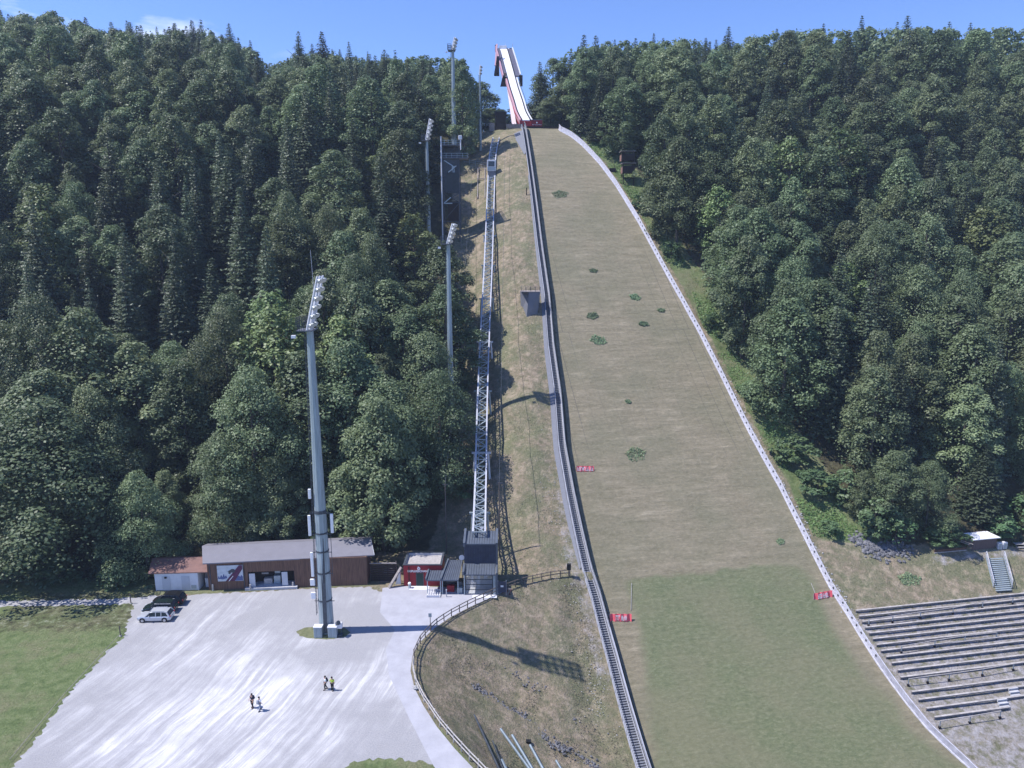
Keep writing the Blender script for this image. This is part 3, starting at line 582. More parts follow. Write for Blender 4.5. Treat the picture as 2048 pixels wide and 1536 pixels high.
# far or hidden ones go into one mass
cells.sort(key=lambda c: c['y'])
def size_px(c): return c['h'] / c['y']
nb = 0; ns = 0; far = []
def where(c):
    u, v = c['u'], c['v']
    if c['side'] == 'left': cols = [(150, 'at far left'), (300, 'left of the mast'), (450, 'above the white shed'), (600, 'just left of the big mast'), (740, 'just right of the big mast'), (860, 'left of the steel tower'), (9999, 'beside the steel tower')]
    else: cols = [(1260, 'by the slope top'), (1400, 'above the judge tower'), (1540, 'right of the slope middle'), (1700, 'in the middle right'), (1860, 'inner far right'), (9999, 'at far right')]
    col = next(n_ for m_, n_ in cols if u < m_)
    row = 'on the skyline' if v < 120 else ('on the upper slope' if v < 260 else ('above mid-slope' if v < 430 else ('at mid-slope' if v < 620 else ('on the lower slope' if v < 850 else 'at the slope foot'))))
    return col, row
ORD = ['first', 'second', 'third', 'fourth', 'fifth', 'sixth', 'seventh', 'eighth', 'ninth', 'tenth', 'eleventh', 'twelfth', 'thirteenth', 'fourteenth', 'fifteenth', 'sixteenth', 'seventeenth', 'eighteenth', 'nineteenth', 'twentieth', 'twenty-first', 'twenty-second', 'twenty-third', 'twenty-fourth', 'last']
keep = []
for i, c in enumerate(cells):
    if (c['y'] > 262 and not (c['con'] and c['v'] < 130)) or (nb > 288 and not c['con']) or (ns > 230): far.append(c); continue
    if c['con']: ns += 1
    else: nb += 1; c['lt'] = q.random() < 0.035
    c['sz'] = 'tall' if c['h'] > 19 else ('medium' if c['h'] > 15.5 else 'low'); c['k'] = (c['con'], c.get('lt'), c['sz']) + where(c); keep.append(c)
bykey = {}
for c in keep: bykey.setdefault(c['k'], []).append(c)
for k_, L_ in bykey.items():
    L_.sort(key=lambda c: c['u'])
    for i, c in enumerate(L_):
        col, row = where(c); nm_ = 'dark spruce' if c['con'] else ('bright broadleaf' if c['lt'] else 'green broadleaf')
        c['label'] = f"{c['sz']} {nm_} {row} {col}" + (f', {ORD[min(i, 24)]} from left' if len(L_) > 1 else ''); c['grp'] = f"{'spruces' if c['con'] else 'broadleaf trees'} {row} {col}"
for i, c in enumerate(keep):
    if c['con']: mk_tree(c['x'], c['y'], c['z'] - .2, c['h'], SPR[i % 4], TRS, 22, q.uniform(.9, 1.45) * (20 / max(14, c['h'])) ** .5, 'spruce_tree', c['label'], 'spruce', c['grp'])
    else: mk_tree(c['x'], c['y'], c['z'] - .2, c['h'], BRL if c['lt'] else (BIG[i // 3 % 3] if c['y'] < 165 and i % 3 == 0 else BR[i % 6]), TRB[i % 2], 20, q.uniform(.95, 1.35) * (20 / max(11, c['h'])) ** .5 * (.72 if c['y'] < 165 and i % 3 == 0 and not c['lt'] else 1), 'beech_tree', c['label'], 'tree', c['grp'])
print('trees', nb, ns, len(far))
fv_ = []
for i, c in enumerate(far):
    C_, N_, S_, q2 = LOWB[i % 2]; k = c['h'] / 20; a_ = q.uniform(0, 6.28); ca, sa = math.cos(a_), math.sin(a_); Rm = np.array([[ca, -sa, 0], [sa, ca, 0], [0, 0, 1]])
    W = 0.55 if c['con'] else 1.0; P_ = C_ * np.array([k*W, k*W, k]); 
    if c['con']: P_ = P_ * np.stack([1.35 - P_[:, 2] / c['h'], 1.35 - P_[:, 2] / c['h'], np.ones(len(P_))], 1)
    fv_.append(quads_mesh('x', P_ @ Rm.T + np.array([c['x'], c['y'], c['z']]), N_ @ Rm.T, S_ * k * .9, 0.7, q2))
fo = bpy.data.objects.new('distant_wood', mesh_from_quads('distant_wood', np.vstack(fv_), M['leaf'])); COL.objects.link(fo)
tag(fo, 'distant mixed wood along the mountain ridge behind the nearer trees', 'wood', kind='stuff')

# shrubs and small trees along the green strip right of the slope, and in front of the right forest
def shrub(u, v, h, w_, label, group=None, name='shrub', i=0):
    p = at(u, v); o = thing(name, p, label, 'shrub', group, rz=q.uniform(0, 6)); k = h / 4; o.scale = (k*w_, k*w_, k)
    for nm, me in (('stem', TSH), ('foliage', SH[i % 3])):
        c_ = bpy.data.objects.new(nm, me); COL.objects.link(c_); c_.parent = o
    return o
for i, (u, v, h, w_, lab) in enumerate([(1588,925,5.5,1.5,'rounded shrub with a dark underside beside the barrier above the green bank'),(1628,992,5.0,1.4,'rounded shrub on the green bank below the upper rounded one'),
    (1655,1068,2.6,1.5,'low spreading shrub at the foot of the green bank'),(1690,1010,6.5,1.1,'pale green upright shrub at the forest edge above the rock heap'),(1752,1075,7.0,1.0,'upright shrub growing out of the rock heap'),
    (1790,1085,5,1.3,'leafy shrub on the right part of the rock heap'),(1885,1088,3.6,1.9,'wide bright shrub left of the small shed'),(2000,1072,3.8,1.5,'shrub directly behind the two white boxes'),(2044,1060,6.5,1.4,'tall shrub behind the picnic table'),
    (1500,800,4,1.2,'small shrub at the forest edge on the green strip'),(1425,660,4,1.3,'shrub on the green strip beside the middle of the barrier'),(1340,520,4.5,1.2,'shrub in the upper green strip'),
    (1285,420,4.5,1.3,'shrub below the brown wooden judge tower'),(1130,258,4.5,1.6,'pale green bush behind the top end of the barrier'),(1160,262,4.5,1.5,'dark green bush right of the pale one behind the barrier top'),(1100,252,4,1.8,'bush between the red table and the barrier top'),
    (940,222,4,1.6,'small tree top left of the brown cabin'),(1022,226,2.6,1.6,'bush behind the foot of the inrun'),
    (230,1175,3,1.7,'low bush in the shade left of the white shed'),(120,1165,4,1.8,'bush in the shade beside the lane'),(40,1150,5,1.6,'bush at the left picture edge above the lane'),(640,1095,4,1.8,'bush behind the barn near the big mast'),
    (935,1000,4.5,1.1,'bush at the forest edge beside the lift track')]): shrub(u, v, h, w_, lab, i=i)
M['weed'] = leafmat('weed leaves', (0.14, 0.205, 0.11), (0.24, 0.32, 0.17))
def weed(name, seed, r):
    q_ = np.random.RandomState(seed); k = 520; a_ = q_.uniform(0, 6.28, k); rr = r * np.sqrt(q_.rand(k)) * (0.85 + 0.12 * np.sin(a_ * 5 + seed) + 0.10 * np.sin(a_ * 2 + seed * 2)); C_ = np.stack([np.cos(a_) * rr * 1.3, np.sin(a_) * rr, 0.03 + 0.22 * q_.rand(k)], 1)
    return mesh_from_quads(name, quads_mesh(name, C_, q_.normal(size=(k, 3)) * .5 + np.array([0, 0, .8]), q_.uniform(.18, .4, k), .6, q_), M['weed'])
for i, (u, v, r_, lab) in enumerate([(1120,389,1.9,'wide flat weed patch near the top of the landing slope'),(1186,542,.8,'small weed patch high on the left half of the slope'),(1270,595,1.2,'weed patch upper right of the pair in the middle of the slope'),(1185,632,1.2,'weed patch above the roundish one on the left half of the slope'),
    (1287,648,.9,'weed patch in the centre of the slope'),(1196,681,1.6,'roundish weed patch on the left half of the slope below the middle'),(1271,909,1.8,'big leafy weed patch right of the upper red banner'),(1322,621,.7,'small faint weed patch right of the central one'),(1256,804,.5,'tiny weed patch left of the slope centre'),(1560,1084,.6,'small weed tuft near the right barrier low on the slope'),(1818,1160,1.6,'weed patch on the dry bank above the stand')]):
    p = at(u, v); me = weed('weed_patch', i % 9, r_); o = bpy.data.objects.new('weed_patch', me); COL.objects.link(o); o.location = p; nrm = Vector((-D[0]*0.6, -D[1]*0.6, 0.8)); o.rotation_euler = nrm.to_track_quat('Z', 'Y').to_euler(); tag(o, lab, 'weeds')
# ------------------------------------------------------------------ stairs, barriers along the slope
def Pt(s, t, h=0.0):
    x, y = xy(s, t); return Vector((x, y, float(P(s)) + h))
sB, sT = -8.0, 153.0
def edgepts(off, h, fn=tL, a=sB, b_=sT, step=1.0):
    return [Pt(s, float(fn(s)) + off, h) for s in np.arange(a, b_ + .01, step)]
sw = lambda s: float(np.interp(s, [0, 60, 150], [1.45, 1.05, 0.9]))
def stairpts(f, h, step=1.0, a=sB, b_=sT): return [Pt(s, float(tL(s)) - 1.0 - f * sw(s), h) for s in np.arange(a, b_ + .01, step)]
st_root = thing('metal_staircase', Pt(sB, float(tL(sB)) - 1.6), 'long grey metal staircase with pale handrails climbing the left edge of the landing slope', 'staircase')
def child(mb, name, mt, root, bevel=0):
    off = Vector(root.location); inv = Matrix.Rotation(-root.rotation_euler[2], 3, 'Z'); mb.v = [tuple(inv @ (Vector(p) - off)) for p in mb.v]; return mb.build(name, mt, root, bevel)
tr = MB(); rs = MB()
for s in np.arange(sB, sT, 0.36):
    a = Pt(s, float(tL(s)) - 1.08, .42); b2 = Pt(s, float(tL(s)) - 1.0 - 0.95 * sw(s), .42); tr.bar(a, b2, 0.27, 0.05)
child(tr, 'steps', M['grating'], st_root)
for f, nm in ((0.04, 'stringer'), (1.0, 'stringer')):
    child(MB().path(stairpts(f, .40), .09, .30), nm, M['rail'], st_root)
for f in (0.0, 1.05):
    pl = MB(); up = stairpts(f, 1.40, 2); lo = stairpts(f, .4, 2)
    pl.path(up, .08, .08); pl.path([p - Vector((0, 0, .45)) for p in up], .045, .045)
    for a, b2 in zip(up, lo): pl.bar(a, b2, .05)
    child(pl, 'handrail', M['rail'], st_root)
child(MB().path(stairpts(.5, .28), .8, .06), 'base_plate', M['grating'], st_root)
# board wall between stairs and slope
bd = thing('side_board', Pt(sB, float(tL(sB)) - .85), 'dark board wall running down between the metal staircase and the landing slope', 'barrier')
hb = lambda s: float(np.interp(s, [0, 20, 60, 150], [1.25, 1.5, 1.9, 1.9]))
mb = MB()
ss = np.arange(sB, sT, 1.0)
for s in ss: mb.bar(Pt(s, float(tL(s)) - .92, hb(s)/2), Pt(s+1, float(tL(s+1)) - .92, hb(s+1)/2), .06, hb(s))
child(mb, 'boards', M['dark_metal'], bd)
child(MB().path([Pt(s, float(tL(s)) - .92, hb(s) + .04) for s in np.arange(sB, sT+.1, 1)], .13, .07), 'top_rail', M['rail'], bd)
# grey cladding down the embankment left of the stairs
M['mesh_grey'] = mat('grey net cladding', (0.17, 0.178, 0.21), 0.8, 0.08, 0.8, stretch=(1, 6, 1), bump=0.02, bscale=3)
rw = thing('retaining_wall', Pt(48, float(tL(48)) - 3), 'smooth blue grey sloping side wall left of the upper staircase', 'wall')
vs = []; fs = []; sr = np.arange(33.5, 128, 1.0)
for i, s in enumerate(sr):
    wd = float(np.interp(s, [33.5, 42, 60, 78, 100, 120, 128], [.5, 1.35, 1.9, 1.6, 1.0, .55, .4])); t0 = float(tL(s)) - 1.05 - 1.05 * sw(s)
    x, y = xy(s, t0 - wd); 
    vs += [Pt(s, t0, .35), Vector((x, y, min(gz(x, y), float(P(s))) - .35)), Vector((x, y, gz(x, y) - 1.2)), Pt(s, t0, -.9)]
    if i: k = 4 * i; fs += [(k-4, k-3, k+1, k), (k-3, k-2, k+2, k+1), (k-1, k-4, k, k+3)]
child(MB().add(vs, fs), 'cladding', M['mesh_grey'], rw)
rw2 = thing('retaining_wall', Pt(146, float(tL(146)) - 3), 'wide grey cladding panel beside the top end of the staircase below the take-off', 'wall')
vs = []; fs = []; sr = np.arange(137, 152, 1.5)
for i, s in enumerate(sr):
    t0 = float(tL(s)) - 1.05 - 1.05 * sw(s); wd = float(np.interp(s, [137, 147, 151], [.4, 2.4, 2.6])); x, y = xy(s, t0 - wd)
    vs += [Pt(s, t0, .35), Vector((x, y, gz(x, y) + .05)), Vector((x, y, gz(x, y) - 1.2))]
    if i: k = 3 * i; fs += [(k-3, k-2, k+1, k), (k-2, k-1, k+2, k+1)]
child(MB().add(vs, fs), 'cladding', M['mesh_grey'], rw2)
# camera platform beside the stairs
p = at(1058, 628); Zt = zrow(584, p.y)
cp = thing('camera_platform', (p.x, p.y, p.z), 'grey clad camera platform with railings standing beside the staircase halfway up', 'platform')
x0, x1 = p.x - 1.7, Pt(79, float(tL(79))).x - 2.2; x1 = p.x + 2.4; yA, yB = p.y - .3, p.y + 3.0
v_ = [(p.x - .6, yA, p.z - 1.5), (x1 - .6, yA + .6, p.z - .2), (x1, yA, Zt), (p.x - .0, yA, Zt), (x0, yB, p.z), (x1, yB, p.z), (x1, yB, Zt), (x0 - .2, yB - .4, Zt)]
child(MB().add(v_, [(0,1,2,3),(1,5,6,2),(5,4,7,6),(4,0,3,7)]), 'cladding', M['mesh_grey'], cp)
child(MB().box(((x0+x1)/2, (yA+yB)/2, Zt + .06), (x1 - x0 + .2, yB - yA + .2, .12)), 'deck', M['old_wood'], cp)
rl = MB(); cn = [(x0, yA), (x1, yA), (x1, yB), (x0, yB)]
for i in range(4):
    a = cn[i]; b2 = cn[(i+1) % 4]
    for h in (.55, 1.05): rl.bar((*a, Zt + h), (*b2, Zt + h), .05)
    for k in range(4): u_ = k / 4; rl.bar((a[0]+(b2[0]-a[0])*u_, a[1]+(b2[1]-a[1])*u_, Zt), (a[0]+(b2[0]-a[0])*u_, a[1]+(b2[1]-a[1])*u_, Zt + 1.05), .06)
child(rl, 'railing', M['dark_metal'], cp)

# right hand barrier
rb = thing('white_barrier', Pt(sB, float(tR(sB))), 'white board barrier with dark holes along the right edge of the landing slope', 'barrier')
hr = lambda s: float(np.interp(s, [-8, 10, 30, 70, 150], [.85, 1.15, 1.35, 1.4, 1.5]))
s1330 = float(st(*tuple(hit(1753, 1326, Pf))[:2])[0])
mb = MB(); mg = MB(); top = MB(); dk = MB(); foot = MB(); po = MB()
for s in np.arange(sB, 153, 1.0):
    a = Pt(s, float(tR(s)) + .12, hr(s)/2 + .02); b2 = Pt(s+1, float(tR(s+1)) + .12, hr(s+1)/2 + .02); (mb if s > s1330 else mg).bar(a, b2, .05, hr(s))
    top.bar(Pt(s, float(tR(s)) + .12, hr(s) + .05), Pt(s+1, float(tR(s+1)) + .12, hr(s+1) + .05), .10, .07)
    foot.bar(Pt(s, float(tR(s)) - .02, .12), Pt(s+1, float(tR(s+1)) - .02, .12), .14, .2)
    po.bar(Pt(s, float(tR(s)) + .25, -.4), Pt(s, float(tR(s)) + .25, hr(s) + .02), .09, .09)
s = s1330 + .4
while s < 112:
    dk.bar(Pt(s - .13, float(tR(s - .13)) + .075, hr(s) * .66), Pt(s + .13, float(tR(s + .13)) + .075, hr(s) * .66), .05, .30); s += 1.25
child(mb, 'boards', M['white_board'], rb); child(mg, 'lower_boards', M['grey_board'], rb); child(top, 'top_rail', M['white_board'], rb); child(foot, 'foot_board', M['white_board'], rb)
child(dk, 'holes', M['black'], rb); child(po, 'posts', M['rail'], rb)
# ragged second beam behind the lowest part
sb = thing('kerb_beam', Pt(sB, float(tR(sB)) + .8), 'grey weathered beam lying behind the lowest stretch of the right-hand barrier', 'beam')
child(MB().path([Pt(s, float(tR(s)) + .62, .55) for s in np.arange(-8, s1330 - 3, 1.5)], .35, .14), 'beam', M['old_wood'], sb)

# dark rail across the knoll
kn = thing('knoll_fence', Pt(152, 0), 'low dark fence along the top edge of the landing slope', 'fence'); mb = MB()
a = Pt(153.8, float(tL(153.5)) - .2); b2 = Pt(153.8, float(tR(153.5)) + .5)
mb.bar(a + Vector((0, 0, .35)), b2 + Vector((0, 0, .35)), .08, .55)
for k in range(9): c_ = a.lerp(b2, k / 8); mb.bar(c_, c_ + Vector((0, 0, 1.1)), .08)
child(mb, 'panel', M['dark_wood'], kn)

# banners on the slope with white lettering strokes
def banner(u0, v0, u1, v1, hgt, lab, seed, words):
    a = hit(u0, v0, Pf); b2 = hit(u1, v1, Pf); o = thing('banner', a, lab, 'banner', 'red banners on the landing slope'); q = random.Random(seed)
    up = Vector((-D[0]*.30, -D[1]*.30, 0)) * 0 + Vector((0, .25, 1)).normalized(); L = (b2 - a).length; d = (b2 - a).normalized(); n_ = d.cross(up).normalized()
    if n_.y > 0: n_ = -n_
    N = 14; vs = []; fs = []
    for i in range(N + 1):
        c_ = a + d * (L * i / N) + n_ * (0.10 * math.sin(i * 1.7 + seed))
        vs += [c_, c_ + up * hgt * (1 + .04 * math.sin(i * 2.1)), c_ - n_ * .03 + up * hgt, c_ - n_ * .03]
        if i: k = 4 * i; fs += [(k-4, k, k+1, k-3), (k-3, k+1, k+2, k-2), (k-2, k+2, k+3, k-1)]
    child(MB().add(vs, fs), 'cloth', M['banner_red'], o)
    tx = MB()
    for (f0, f1, hh, nl) in words:
        for i in range(nl):
            x0_ = f0 + (f1 - f0) * i / nl; wl_ = (f1 - f0) / nl * .78; B = a + d * (L * x0_) + n_ * .13 + up * hgt * (.5 - hh/2); wv = d * (L * wl_); hv = up * hgt * hh; th = L * wl_ * .3
            pat = q.choice(('I-', 'I=', 'II', 'I_', 'O')); 
            tx.bar(B + d * th/2, B + d * th/2 + hv, th, .02, n_)
            if pat in ('II', 'O'): tx.bar(B + wv, B + wv + hv, th, .02, n_)
            if pat in ('I-', 'O'): tx.bar(B + hv * .95, B + hv * .95 + wv, hgt * .15, .02, n_)
            if pat in ('I=', 'II'): tx.bar(B + hv * .5, B + hv * .5 + wv, hgt * .13, .02, n_)
            if pat in ('I_', 'O', 'I='): tx.bar(B + hv * .06, B + hv * .06 + wv, hgt * .15, .02, n_)
    child(tx, 'lettering', M['white'], o)
    ps = MB()
    for f in (0, .5, 1): c_ = a + d * L * f - n_ * .06; ps.bar(c_ - Vector((0, 0, .3)), c_ + up * hgt, .05)
    child(ps, 'stakes', M['rail'], o)
banner(1153, 943, 1188, 943, .95, 'small faded red banner with white lettering high on the left of the landing slope', 1, [(.04, .96, .6, 10)])
banner(1220, 1243, 1263, 1243, 1.1, 'red banner with white lettering low on the slope beside the staircase', 2, [(.26, .46, .62, 3), (.52, .78, .62, 4)])
banner(1628, 1201, 1664, 1194, 1.05, 'red banner with white lettering next to the right-hand white barrier', 3, [(.2, .44, .62, 3), (.5, .78, .62, 4)])
for i, (u0, v0, u1, v1) in enumerate([(1263, 1168, 1262, 1222), (1622, 1168, 1630, 1188)]):
    a, b2 = hit(u0, v0, Pf), hit(u1, v1, Pf); o = thing('marking_cord', a, 'pale cord stretched up the slope from the ' + ('left' if i == 0 else 'right') + ' lower red banner', 'cord')
    child(MB().bar(a + Vector((0, 0, .15)), b2 + Vector((0, 0, .15)), .06), 'cord', M['pale_wood'], o)

# ------------------------------------------------------------------ inrun tower and take-off
yt = 229.0; xt0 = (1062 - 1024) / FPX * 219; 
def IP(y, off=0.0, dz=0.0):
    """centre line of the inrun: y distance -> point; photo rows fix height, columns fix x"""
    v = float(np.interp(y, _iy, _iv)); u = float(np.interp(y, _iy, _iu)); z = zrow(v, y)
    zc = y * math.cos(PITCH) + (CH - z) * math.sin(PITCH); return Vector(((u - 1024) / FPX * zc + off, y, z + dz))
_iy = [231, 234, 239, 246, 256, 268, 280, 292, 296]; _iu = [1052, 1048, 1042, 1037, 1028, 1020.5, 1013.5, 1008, 1006]; _iv = [239.5, 233, 221, 203, 176, 148, 122, 102, 97]
iy_ = list(np.arange(231, 296.1, 1.0)); from_s = lambda y: 1
def smooth_pts(off, dz):
    raw = [IP(y, off, dz) for y in iy_]; out_ = raw[:]
    for _ in range(3): out_ = [raw[0]] + [(out_[i-1] + out_[i] * 2 + out_[i+1]) / 4 for i in range(1, len(out_) - 1)] + [raw[-1]]
    return out_
inr = thing('inrun_tower', IP(232, 0, -3), 'tall ski jump inrun with a bright white track and red sides rising over the forest', 'ski jump tower')
tw = lambda i: float(np.interp(i, [0, 20, 65], [1.15, 1.2, 1.35]))
CL = smooth_pts(0, 0)
def ribbon(l0, r0, dz, th):
    vs = []; fs = []
    for i, c_ in enumerate(CL):
        a, b2 = (l0(i) if callable(l0) else l0), (r0(i) if callable(r0) else r0)
        vs += [c_ + Vector((a, 0, dz)), c_ + Vector((b2, 0, dz)), c_ + Vector((b2, 0, dz - th)), c_ + Vector((a, 0, dz - th))]
        if i: k = 4 * i; fs += [(k-4, k-3, k+1, k), (k-3, k-2, k+2, k+1), (k-2, k-1, k+3, k+2), (k-1, k-4, k, k+3)]
    n_ = len(vs); fs += [(0, 1, 2, 3), (n_-4, n_-3, n_-2, n_-1)]
    return MB().add(vs, fs)
child(ribbon(lambda i: -tw(i), tw, 0, .35), 'track', M['white'], inr)
child(ribbon(lambda i: -tw(i) - .28, lambda i: -tw(i) - .02, .30, .8), 'track_edge', M['black'], inr)
child(ribbon(lambda i: tw(i) + .02, lambda i: tw(i) + .28, .30, .8), 'track_edge', M['black'], inr)
child(ribbon(lambda i: -tw(i) - .80, lambda i: -tw(i) - .30, .05, 1.3), 'left_side', M['pale_red'], inr)
child(ribbon(lambda i: tw(i) + .30, lambda i: tw(i) + .85, .1, 1.0), 'right_side', M['white_metal'], inr)
# gangways along the upper half (dark) with railings
def seg(l0, r0, i0, i1, dz, th, name, mt):
    vs = []; fs = []
    for j, i in enumerate(range(i0, i1)):
        c_ = CL[i]; vs += [c_ + Vector((l0, 0, dz)), c_ + Vector((r0, 0, dz)), c_ + Vector((r0, 0, dz - th)), c_ + Vector((l0, 0, dz - th))]
        if j: k = 4 * j; fs += [(k-4, k-3, k+1, k), (k-3, k-2, k+2, k+1), (k-2, k-1, k+3, k+2), (k-1, k-4, k, k+3)]
    n_ = len(vs); fs += [(0, 1, 2, 3), (n_-4, n_-3, n_-2, n_-1)]; return child(MB().add(vs, fs), name, mt, inr)
M['gangway'] = mat('gangway grating', (0.09, 0.09, 0.13), 0.7, 0.25, 3)
seg(-2.65, -1.5, 33, 64, .55, .4, 'gangway', M['gangway']); seg(1.62, 3.1, 34, 63, .55, .4, 'gangway', M['gangway'])
seg(-3.0, -2.67, 33, 65, 1.2, 1.9, 'parapet', M['pale_red']); seg(3.12, 3.35, 34, 63, 1.2, 1.2, 'parapet', M['white_metal'])
seg(2.05, 2.2, 2, 34, 1.0, .12, 'rail', M['dark_metal'])
def prismz(pts, y0, y1): return MB().prism(pts, y0, y1)
c_ = CL[33]; child(MB().add([(c_.x-3.9,c_.y,c_.z-2.6),(c_.x-1.6,c_.y,c_.z-2.6),(c_.x-1.8,c_.y,c_.z+.5),(c_.x-2.9,c_.y,c_.z+.8),(c_.x-3.9,c_.y+3,c_.z-2.0),(c_.x-1.6,c_.y+3,c_.z-2.0),(c_.x-1.8,c_.y+3,c_.z+2.4),(c_.x-2.9,c_.y+3,c_.z+2.4)], [(0,1,2,3),(4,5,6,7),(0,1,5,4),(1,2,6,5),(2,3,7,6),(3,0,4,7)]), 'stair_cabin', M['dark_wood'], inr)
child(MB().box((c_.x + 3.2, c_.y + 1, c_.z - .5), (1.2, 2.5, 3.2)), 'stair_cabin', M['dark_wood'], inr)
c_ = CL[46]; child(MB().add([(c_.x-4.9,c_.y,c_.z-3.4),(c_.x-3.0,c_.y,c_.z-3.4),(c_.x-3.2,c_.y,c_.z+2.6),(c_.x-3.8,c_.y,c_.z+2.6),(c_.x-4.9,c_.y+3,c_.z-3.4),(c_.x-3.0,c_.y+3,c_.z-3.4),(c_.x-3.2,c_.y+3,c_.z+3.4),(c_.x-3.8,c_.y+3,c_.z+3.4)], [(0,1,2,3),(4,5,6,7),(0,1,5,4),(1,2,6,5),(2,3,7,6),(3,0,4,7)]), 'side_cabin', M['dark_wood'], inr)
child(MB().bar((c_.x - 4.4, c_.y, c_.z - .5), (c_.x - 3.9, c_.y + 6, c_.z + 8), 0.5, .5), 'lift_shaft', M['pale_red'], inr)
c_ = CL[-1]
child(MB().box((c_.x, c_.y + .2, c_.z + .15), (2.9, 2.2, 1.5)), 'start_house', M['white'], inr, .04)
child(MB().box((c_.x, c_.y - .95, c_.z - .65), (3.2, .2, .28)), 'start_bar', M['black'], inr)
child(MB().box((c_.x - 2.6, c_.y + .5, c_.z + .1), (.9, 2, 2.2)), 'side_house', M['dark_metal'], inr); child(MB().box((c_.x + 2.9, c_.y - 1, c_.z - 1.0), (.9, 1.5, 1.5)), 'side_house', M['dark_metal'], inr)
mb = MB().bar((c_.x + .9, c_.y, c_.z + .9), (c_.x + .9, c_.y, c_.z + 2.0), .1); mb.bar((c_.x + 3.6, c_.y - 1, c_.z - 1), (c_.x + 3.7, c_.y - 1, c_.z + 1.6), .15); child(mb, 'aerial', M['white_metal'], inr)
# raking pylon
pb = Vector((1023.5, 236, 0)); b0 = IP(240); gy = 246
bx = (1024 - 1024) / FPX; base = Vector((0.3, 243, zrow(236, 243))); topp = CL[34] + Vector((-1.6, 0, -1.6))
mb = MB().add([base + Vector((-.3, -.5, -2)), base + Vector((1.1, -.5, -2)), topp + Vector((.9, -.4, 0)), topp + Vector((-.1, -.4, 0)), base + Vector((-.3, .9, -2)), base + Vector((1.1, .9, -2)), topp + Vector((.9, .6, 0)), topp + Vector((-.1, .6, 0))], [(0,1,2,3),(7,6,5,4),(0,4,5,1),(1,5,6,2),(2,6,7,3),(3,7,4,0)])
child(mb, 'pylon', mat('pale pylon paint', (0.72, 0.62, 0.70), 0.5, .05, 1), inr)
# red take-off table body
c0 = CL[0]; g0 = gz(c0.x, c0.y)
vs = []; fs = []
for i in range(0, 13):
    c_ = CL[i]; dz = float(np.interp(i, [0, 3, 12], [2.5, 2.3, .9])); l_ = -tw(i) - float(np.interp(i, [0, 12], [.75, 1.0]))
    vs += [c_ + Vector((l_, -.05, .12)), c_ + Vector((tw(i) + .55, -.05, -.04)), c_ + Vector((tw(i) + .2, 0, -dz)), c_ + Vector((l_ + .3, 0, -dz))]
    if i: k = 4 * i; fs += [(k-4, k-3, k+1, k), (k-3, k-2, k+2, k+1), (k-2, k-1, k+3, k+2), (k-1, k-4, k, k+3)]
fs += [(0, 1, 2, 3), (len(vs)-4, len(vs)-3, len(vs)-2, len(vs)-1)]
vs = [v - Vector((0, 0, .38)) for v in vs]
child(MB().add(vs, fs), 'table_cladding', M['red'], inr)
lg = MB()
for dx, dy in ((-.9, .3), (.7, .3), (-1.2, 4), (.8, 4)): lg.tube((c0.x + dx, c0.y + dy, g0 - 3), (c0.x + dx, c0.y + dy, c0.z - 2.2), .28)
child(lg, 'leg', M['steel'], inr)
# red sign box right of the table
sgx = thing('take_off_hut', (c0.x + 3.0, 230, g0), 'dark red flat box with an emblem and white lettering beside the take-off', 'hut')
za, zb_ = zrow(254, 230), zrow(240.5, 230); sgc = (c0.x + 3.15, 231, (za + zb_) / 2)
child(MB().box(sgc, (3.5, 2.4, zb_ - za)), 'body', M['red_wall'], sgx, .03)
child(MB().box((sgc[0], 231, zb_ + .08), (3.7, 2.6, .16)), 'roof', M['panel_roof'], sgx)
child(MB().tube((sgc[0] + .1, 229.76, sgc[2] + .25), (sgc[0] + .1, 229.7, sgc[2] + .25), .24, .24, 12), 'emblem', M['white'], sgx)
def text_obj(txt, size, loc, rot, mt, root, name='lettering', ext=.02, bold=0.0):
    cu = bpy.data.curves.new(name, 'FONT'); cu.body = txt; cu.size = size; cu.extrude = ext; cu.align_x = 'CENTER'; cu.align_y = 'CENTER'; cu.offset = bold
    o = bpy.data.objects.new('t', cu); COL.objects.link(o); dg = bpy.context.evaluated_depsgraph_get(); me = bpy.data.meshes.new_from_object(o.evaluated_get(dg)); bpy.data.objects.remove(o)
    me.materials.clear(); me.materials.append(mt); r = bpy.data.objects.new(name, me); COL.objects.link(r); r.parent = root; r.location = Vector(loc) - Vector(root.location); r.rotation_euler = rot; return r
text_obj('SKIFLUGSCHANZE', .34, (sgc[0] + .1, 229.76, sgc[2] - .35), (R(90), 0, 0), M['white'], sgx)

# dark cabin and rails at the top left of the slope
p = Vector((-3.5, 231, 0)); p.z = gz(p.x, p.y); cb_ = thing('brown_cabin', p, 'dark brown timber cabin at the top of the inclined lift', 'cabin'); hh = zrow(224, p.y) - p.z
child(MB().box((p.x, p.y + 1.6, p.z + hh/2 - .2), (3.3, 3.2, hh + .4)), 'wall', M['dark_wood'], cb_); child(MB().box((p.x, p.y + 1.6, p.z + hh + .08), (3.8, 3.8, .16)), 'roof', M['dark_metal'], cb_)
child(MB().box((p.x - 2.6, p.y + 1.2, p.z + .9), (1.6, 2.4, 2.4)), 'annex', M['old_wood'], cb_)
p2 = Vector((.6, 229.5, 0)); p2.z = gz(p2.x, p2.y) - 1.2; hf = thing('timber_fence', p2, 'weathered timber fence between the brown cabin and the take-off', 'fence'); mb = MB()
for k in range(7): mb.bar((p2.x - 2.2 + k * .8, p2.y + .6, p2.z - .4), (p2.x - 2.2 + k * .8, p2.y + .6, p2.z + 3.0), .14)
child(mb, 'posts', M['old_wood'], hf); child(MB().box((p2.x + .2, p2.y + .7, p2.z + 2.2), (5.0, .08, 1.3)), 'boards', M['old_wood'], hf)

